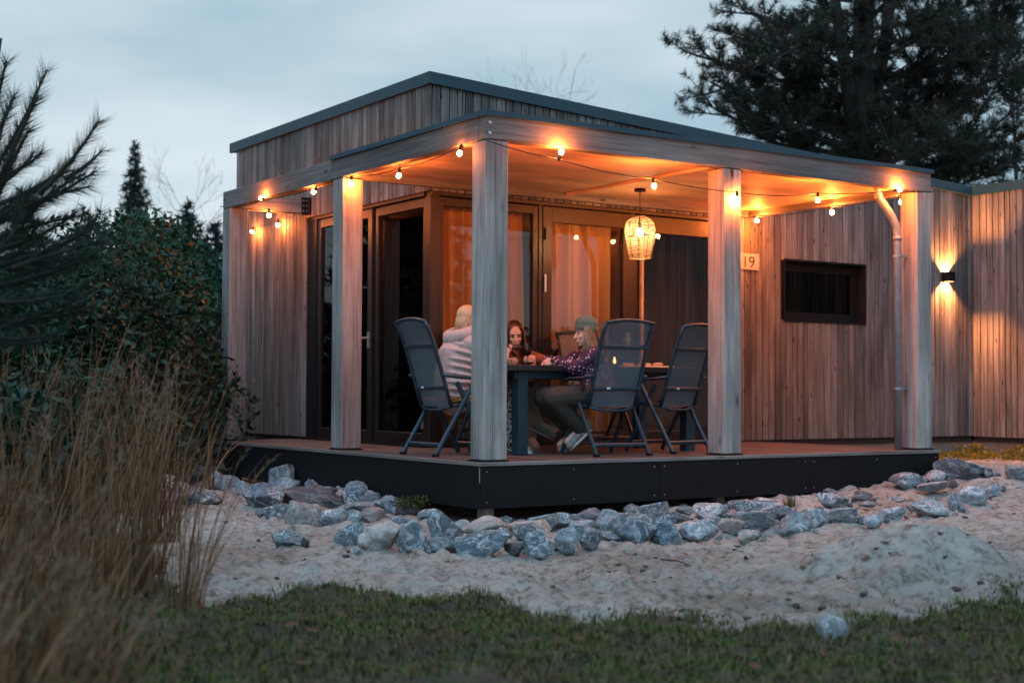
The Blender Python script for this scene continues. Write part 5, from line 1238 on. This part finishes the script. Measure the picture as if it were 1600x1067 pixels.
# near pine at the picture edge, long needles
PD = 7.4
t = thing('pine_tree', 'young pine with long needles sweeping in from the picture edge', 'tree', tuple(place(-60, 600, PD)))
trunk = [place(-60, 600, PD, 0), at_d(-55, 520, PD), at_d(-45, 330, PD), at_d(-25, 190, PD), at_d(0, 60, PD)]
part(t, 'trunk', MB().tube(trunk, [.09, .075, .05, .03, .012], 8), 'bark', True)
SHOOT = [((-30, 260), (-5, 170), (8, 95)), ((-35, 300), (25, 225), (72, 112)), ((5, 265), (40, 190), (60, 150)), ((-30, 330), (60, 300), (118, 250)), ((60, 302), (110, 262), (155, 188)), ((100, 280), (135, 262), (158, 236)),
         ((-30, 360), (70, 320), (150, 268)), ((20, 330), (90, 300), (140, 292)), ((-40, 400), (60, 380), (120, 330)), ((-40, 300), (20, 290), (50, 240)), ((-40, 220), (-15, 150), (-2, 120)), ((-20, 330), (10, 260), (30, 205)),
         ((-40, 420), (80, 400), (165, 345)), ((-40, 450), (60, 440), (150, 400)), ((-40, 470), (40, 480), (120, 455)), ((-40, 380), (0, 340), (45, 300)), ((-40, 500), (60, 510), (140, 480)), ((-40, 350), (10, 330), (85, 280)), ((-40, 430), (20, 410), (70, 360)),
         ((-40, 240), (0, 215), (22, 150)), ((-50, 520), (20, 540), (90, 520)), ((-40, 410), (30, 370), (60, 320)), ((20, 420), (100, 390), (175, 375)), ((-30, 460), (60, 425), (100, 390))]
ch, mb = [], MB()
for k, s3 in enumerate(SHOOT):
    for rep in range(2 if k > 6 else 1):
        dd = PD+RNG.normal(0, .22)+(.3 if rep else 0); j = 0 if rep == 0 else 14
        pts = [at_d(a+RNG.normal(0, 1+j), b+RNG.normal(0, 1+j), dd+i*.03) for i, (a, b) in enumerate(s3)]
        c2 = [pts[0]*(1-u)**2+2*pts[1]*u*(1-u)+pts[2]*u*u for u in np.linspace(0, 1, 8)]
        mb.tube(c2, np.linspace(.016, .005, 8), 5); ch.append(needles_on(c2, 620, .115, .0016, RNG, .62, .8))
part(t, 'branches', mb, 'bark', True); tri_part(t, 'needles', ch, 'needle')

def conifer(name, label, P, H, r0, mat, layers, group=None, need=.13, wdt=.012, dens=26, lean=-.25):
    P = vec(P); t = thing(name, label, 'tree', tuple(P), group)
    part(t, 'trunk', MB().tube([P, P+vec((0, 0, H*.5)), P+vec((0, 0, H))], [H*.018, H*.012, .01], 6), 'bark')
    ch, mb = [], MB()
    for k in range(layers):
        u = k/(layers-1); z = H*(.10+.89*u); R_ = r0*(1-u)**.85+.06
        nb = max(5, int(13*(1-u)+5)); a0 = RNG.random()*6; dz_ = H*.9/layers
        for j in range(nb):
            a = a0+2*pi*j/nb+RNG.normal(0, .2); rr = R_*RNG.uniform(.55, 1.25)
            d = vec((cos(a), sin(a), 0)); b0 = P+vec((0, 0, z+RNG.uniform(-.6, .6)*dz_)); pts = [b0, b0+d*rr*.5+vec((0, 0, lean*rr*.5)), b0+d*rr+vec((0, 0, lean*rr*.75+.08*rr))]
            mb.tube(pts, [.015, .01, .004], 3, False); ch.append(needles_on(pts, dens*3, need, wdt, RNG, .9, .6))
            for q in range(int(2+rr*4)):
                v = RNG.uniform(.3, 1); b1 = b0+d*rr*v+vec((0, 0, lean*rr*v*.8)); sdv = vec((-sin(a), cos(a), -.15))*RNG.choice([-1, 1])+d*.5; e1 = b1+unit(sdv)*rr*.35*(1.15-v)
                ch.append(needles_on([b1, (b1+e1)/2, e1], dens*3, need, wdt, RNG, .9, .6))
    part(t, 'branches', mb, 'bark'); tri_part(t, 'needles', ch, mat); return t
def top_at(px, py, d): return at_d(px, py, d)[2]
conifer('spruce_tree', 'slender pointed spruce rising above the shrubs', place(206, 600, 42), top_at(206, 222, 42), 1.35, 'spruce', 44, need=.20, wdt=.02, dens=22)
conifer('spruce_tree', 'dark broad conifer nearer the cabin, blurred', place(290, 600, 36), top_at(290, 318, 36), 2.3, 'spruce', 26, 'far conifers', need=.22, wdt=.025, dens=20)
conifer('spruce_tree', 'dark lower conifer beside the cabin wall', place(333, 600, 34), top_at(330, 348, 34), 2.0, 'spruce', 24, 'far conifers', need=.22, wdt=.025, dens=20)
conifer('spruce_tree', 'dark conifer tip half hidden behind the spruce', place(245, 600, 38), top_at(245, 345, 38), 2.5, 'spruce', 24, 'far conifers', need=.22, wdt=.025, dens=20)
conifer('spruce_tree', 'dark conifer behind the pine shoots', place(130, 600, 34), top_at(130, 330, 34), 2.4, 'spruce', 18, 'far conifers', need=.22, wdt=.025, dens=20)
conifer('spruce_tree', 'dark conifer at the picture edge behind the pine', place(30, 600, 32), top_at(40, 300, 32), 2.6, 'spruce', 18, 'far conifers', need=.22, wdt=.025, dens=20)

# big pine behind the cabin
D2 = 27.0
def big_pine():
    t = thing('pine_tree', 'huge spreading dark pine behind the cabin roof', 'tree', tuple(place(1345, 600, D2)))
    base = place(1345, 600, D2, 0); topz = top_at(1345, -260, D2)
    mb, br, ch, ch2 = MB(), MB(), [], []
    mb.tube([base, at_d(1345, 260, D2), at_d(1350, 60, D2), at_d(1340, -260, D2)], [.36, .27, .20, .08], 10)
    mb.tube([at_d(1342, 270, D2), at_d(1322, 120, D2-.3), at_d(1300, -30, D2-.5), at_d(1290, -240, D2-.6)], [.20, .13, .10, .05], 8)
    mb.tube([at_d(1350, 200, D2), at_d(1385, 60, D2+.4), at_d(1400, -150, D2+.6)], [.2, .14, .07], 8)
    part(t, 'trunk', mb, 'bark', True)
    rg = np.random.default_rng(77)
    s = D2/FPX
    def tuft(p, d, L):
        pts = [p, p+d*L*.5, p+d*L]; (ch2 if rg.random() < .16 else ch).append(needles_on(pts, 210, .17, .0068, rg, .85, .55))
    def branch(b0, e, r, depth):
        b0, e = vec(b0), vec(e); L = np.linalg.norm(e-b0); mid = (b0+e)/2+vec((0, 0, -.07*L))+rg.normal(0, .05*L, 3)
        pts = [b0*(1-u)**2+2*mid*u*(1-u)+e*u*u for u in np.linspace(0, 1, 6)]
        br.tube(pts, np.linspace(r, r*.3, 6), 4, False); d = unit(e-mid)
        if depth == 0: tuft(pts[3], d, L*.5); tuft(e, d, .16); return
        n_ = int(4+L*2.9)
        for k in range(n_):
            v = rg.uniform(.22, 1.0); i = min(4, int(v*5)); q = pts[i]+(pts[i+1]-pts[i])*(v*5-i)
            dirn = unit(unit(e-b0)*rg.uniform(.4, 1.0)+rg.normal(0, .55, 3)*np.array([1, 1, .6])+vec((0, 0, .28)))
            branch(q, q+dirn*L*rg.uniform(.20, .42)*(1.15-.4*v), r*.42, depth-1)
        tuft(e, d, .25)
    tips = [(1050, 88), (1075, 130), (1068, 165), (1130, 60), (1150, 20), (1135, 110), (1180, 150), (1110, 175), (1160, 205), (1200, 235), (1235, 60), (1225, -20), (1250, 160), (1240, 250), (1280, 20), (1270, 110), (1290, 190),
            (1350, 20), (1375, 120), (1360, 190), (1400, 250), (1430, 60), (1440, 150), (1455, 215), (1480, 20), (1490, 100), (1510, 170), (1540, 60), (1575, 48), (1570, 110), (1555, 20), (1535, 130), (1500, 245), (1590, 160), (1320, 240), (1560, 230), (1410, -20), (1190, -40), (1520, -60), (1460, -50), (1310, -60), (1180, 100), (1300, 60), (1420, 180), (1210, 190), (1465, 260), (1500, 270), (1585, 245), (1440, 285), (1280, 278), (1600, 60)]
    for (a, b) in tips:
        a = a+max(0, (1345-a))*.14+max(0, a-1345)*.04
        side = (a-1345)/300; y0 = b+35+abs(side)*35+rg.normal(0, 12); x0 = 1345+side*30
        branch(at_d(x0, y0, D2), at_d(a, b, D2+rg.normal(0, 1.7)), .055+.02*abs(side), 2)
    part(t, 'branches', br, 'bark'); n1 = tri_part(t, 'needles', ch, 'needle_far'); tri_part(t, 'old_needles', ch2, 'needle_brown')
big_pine()
# bare trees
def bare_tree(label, P, H, mat='twig', n0=7, group='bare trees behind the cabin', r0=.09, wide=.5, seed=1):
    rg = np.random.default_rng(seed); P = vec(P); t = thing('bare_tree', label, 'tree', tuple(P), group); tr, tw = MB(), MB()
    tr.tube([P, P+vec((rg.normal(0, .1), rg.normal(0, .1), H*.5)), P+vec((rg.normal(0, .2), rg.normal(0, .2), H*.95))], [r0, r0*.7, r0*.15], 6)
    def grow(b, d, L, r, k):
        m = b+d*L*.5+rg.normal(0, .05*L, 3); e = b+d*L+rg.normal(0, .06*L, 3); tw.tube([b, m, e], [r, r*.75, r*.45], 3, False)
        if k == 0: return
        for _ in range(3 if k > 1 else 4):
            u = rg.uniform(.35, 1); q = b+(e-b)*u; grow(q, unit(d+rg.normal(0, .45, 3)+vec((0, 0, .2))), L*rg.uniform(.45, .68), r*.55, k-1)
    for _ in range(n0*2):
        u = rg.uniform(.25, .95); a = rg.random()*6.28; grow(P+vec((0, 0, H*u)), unit((cos(a)*wide, sin(a)*wide, rg.uniform(.4, .9))), H*.34*(1.15-u*.6), r0*.16, 3)
    part(t, 'trunk', tr, 'bark'); part(t, 'twigs', tw, mat); return t
bare_tree('bare tree top just showing over the cabin roof', place(850, 600, 60), top_at(850, 160, 60), seed=3, n0=12)
bare_tree('bare slender tree behind the slim spruce', place(290, 600, 60), top_at(285, 300, 60), seed=4)
bare_tree('bare tree at the picture edge behind the lamp lit wing', place(1590, 600, 33), top_at(1590, 75, 33), seed=5, n0=9)
bare_tree('bare tree between the big pine and the edge tree', place(1520, 600, 36), top_at(1520, 130, 36), seed=6, n0=9)
bare_tree('bare tree close behind the wing roof', place(1480, 600, 31), top_at(1480, 175, 31), seed=8, n0=8)
bare_tree('bare multi stemmed tree past the picture edge', place(1640, 600, 35), top_at(1640, 60, 35), seed=9, n0=9)
for k, (a, d_, y_, lab) in enumerate(((1570, 40, 215, 'dark conifer behind the bare trees over the wing'), (1500, 44, 235, 'dark conifer low behind the big pine'), (1630, 38, 190, 'dark conifer past the picture edge behind the wing'), (1430, 46, 250, 'dark conifer hidden low behind the pine trunk'))):
    conifer('spruce_tree', lab, place(a, 600, d_), top_at(a, y_, d_), 2.6, 'needle_far', 14, 'conifers behind the wing', need=.26, wdt=.02, dens=18)

# greenery out to the sides, seen in the glass
for k, (x_, y_, h_, lab) in enumerate(((-3.2, 9.5, 6.5, 'dark garden conifer mirrored in the side glass, nearest the cabin'), (-6.0, 9.0, 7.0, 'dark garden conifer mirrored in the side glass, second from the cabin'), (-4.8, 13.5, 8.0, 'tall dark garden conifer mirrored in the side glass'), (-9.0, 9.5, 7.5, 'dark garden conifer mirrored in the side glass, third from the cabin'), (-8.5, 15.0, 9.0, 'tallest dark garden conifer mirrored in the side glass'))):
    conifer('spruce_tree', lab, (x_, y_, 0), h_, 2.2, 'spruce', 13, 'garden conifers beyond the reeds', need=.26, wdt=.03, dens=16)
for k, x_ in enumerate((2.5, 5.6, 8.8, 12.0, 15.0)):
    shrub('hedge_shrub', 'clipped dark hedge shrub across the garden, mirrored in the doors, %s along the row' % ('first', 'second', 'third', 'fourth', 'fifth')[k], (x_, -15.5, 0), (2.1, 1.2, 2.3), 5000, .10, 'shrub_dark', 'hedge across the garden', 16)

for k, (x_, y_, h_, lab) in enumerate(((5.5, -18.5, 7.5, 'unseen conifer added across the lawn to break the corner glass reflection'), (9.5, -20, 9.0, 'tall unseen conifer added across the lawn to break the framed door reflection'), (13.5, -18, 7.0, 'unseen conifer added across the lawn to break reflections, beyond the tall one'))):  # unseen trees, added to break up the sky reflected in the doors
    conifer('spruce_tree', lab, (x_, y_, 0), h_, 1.9, 'spruce', 13, 'unseen conifers added to break the door reflections', need=.26, wdt=.03, dens=16)
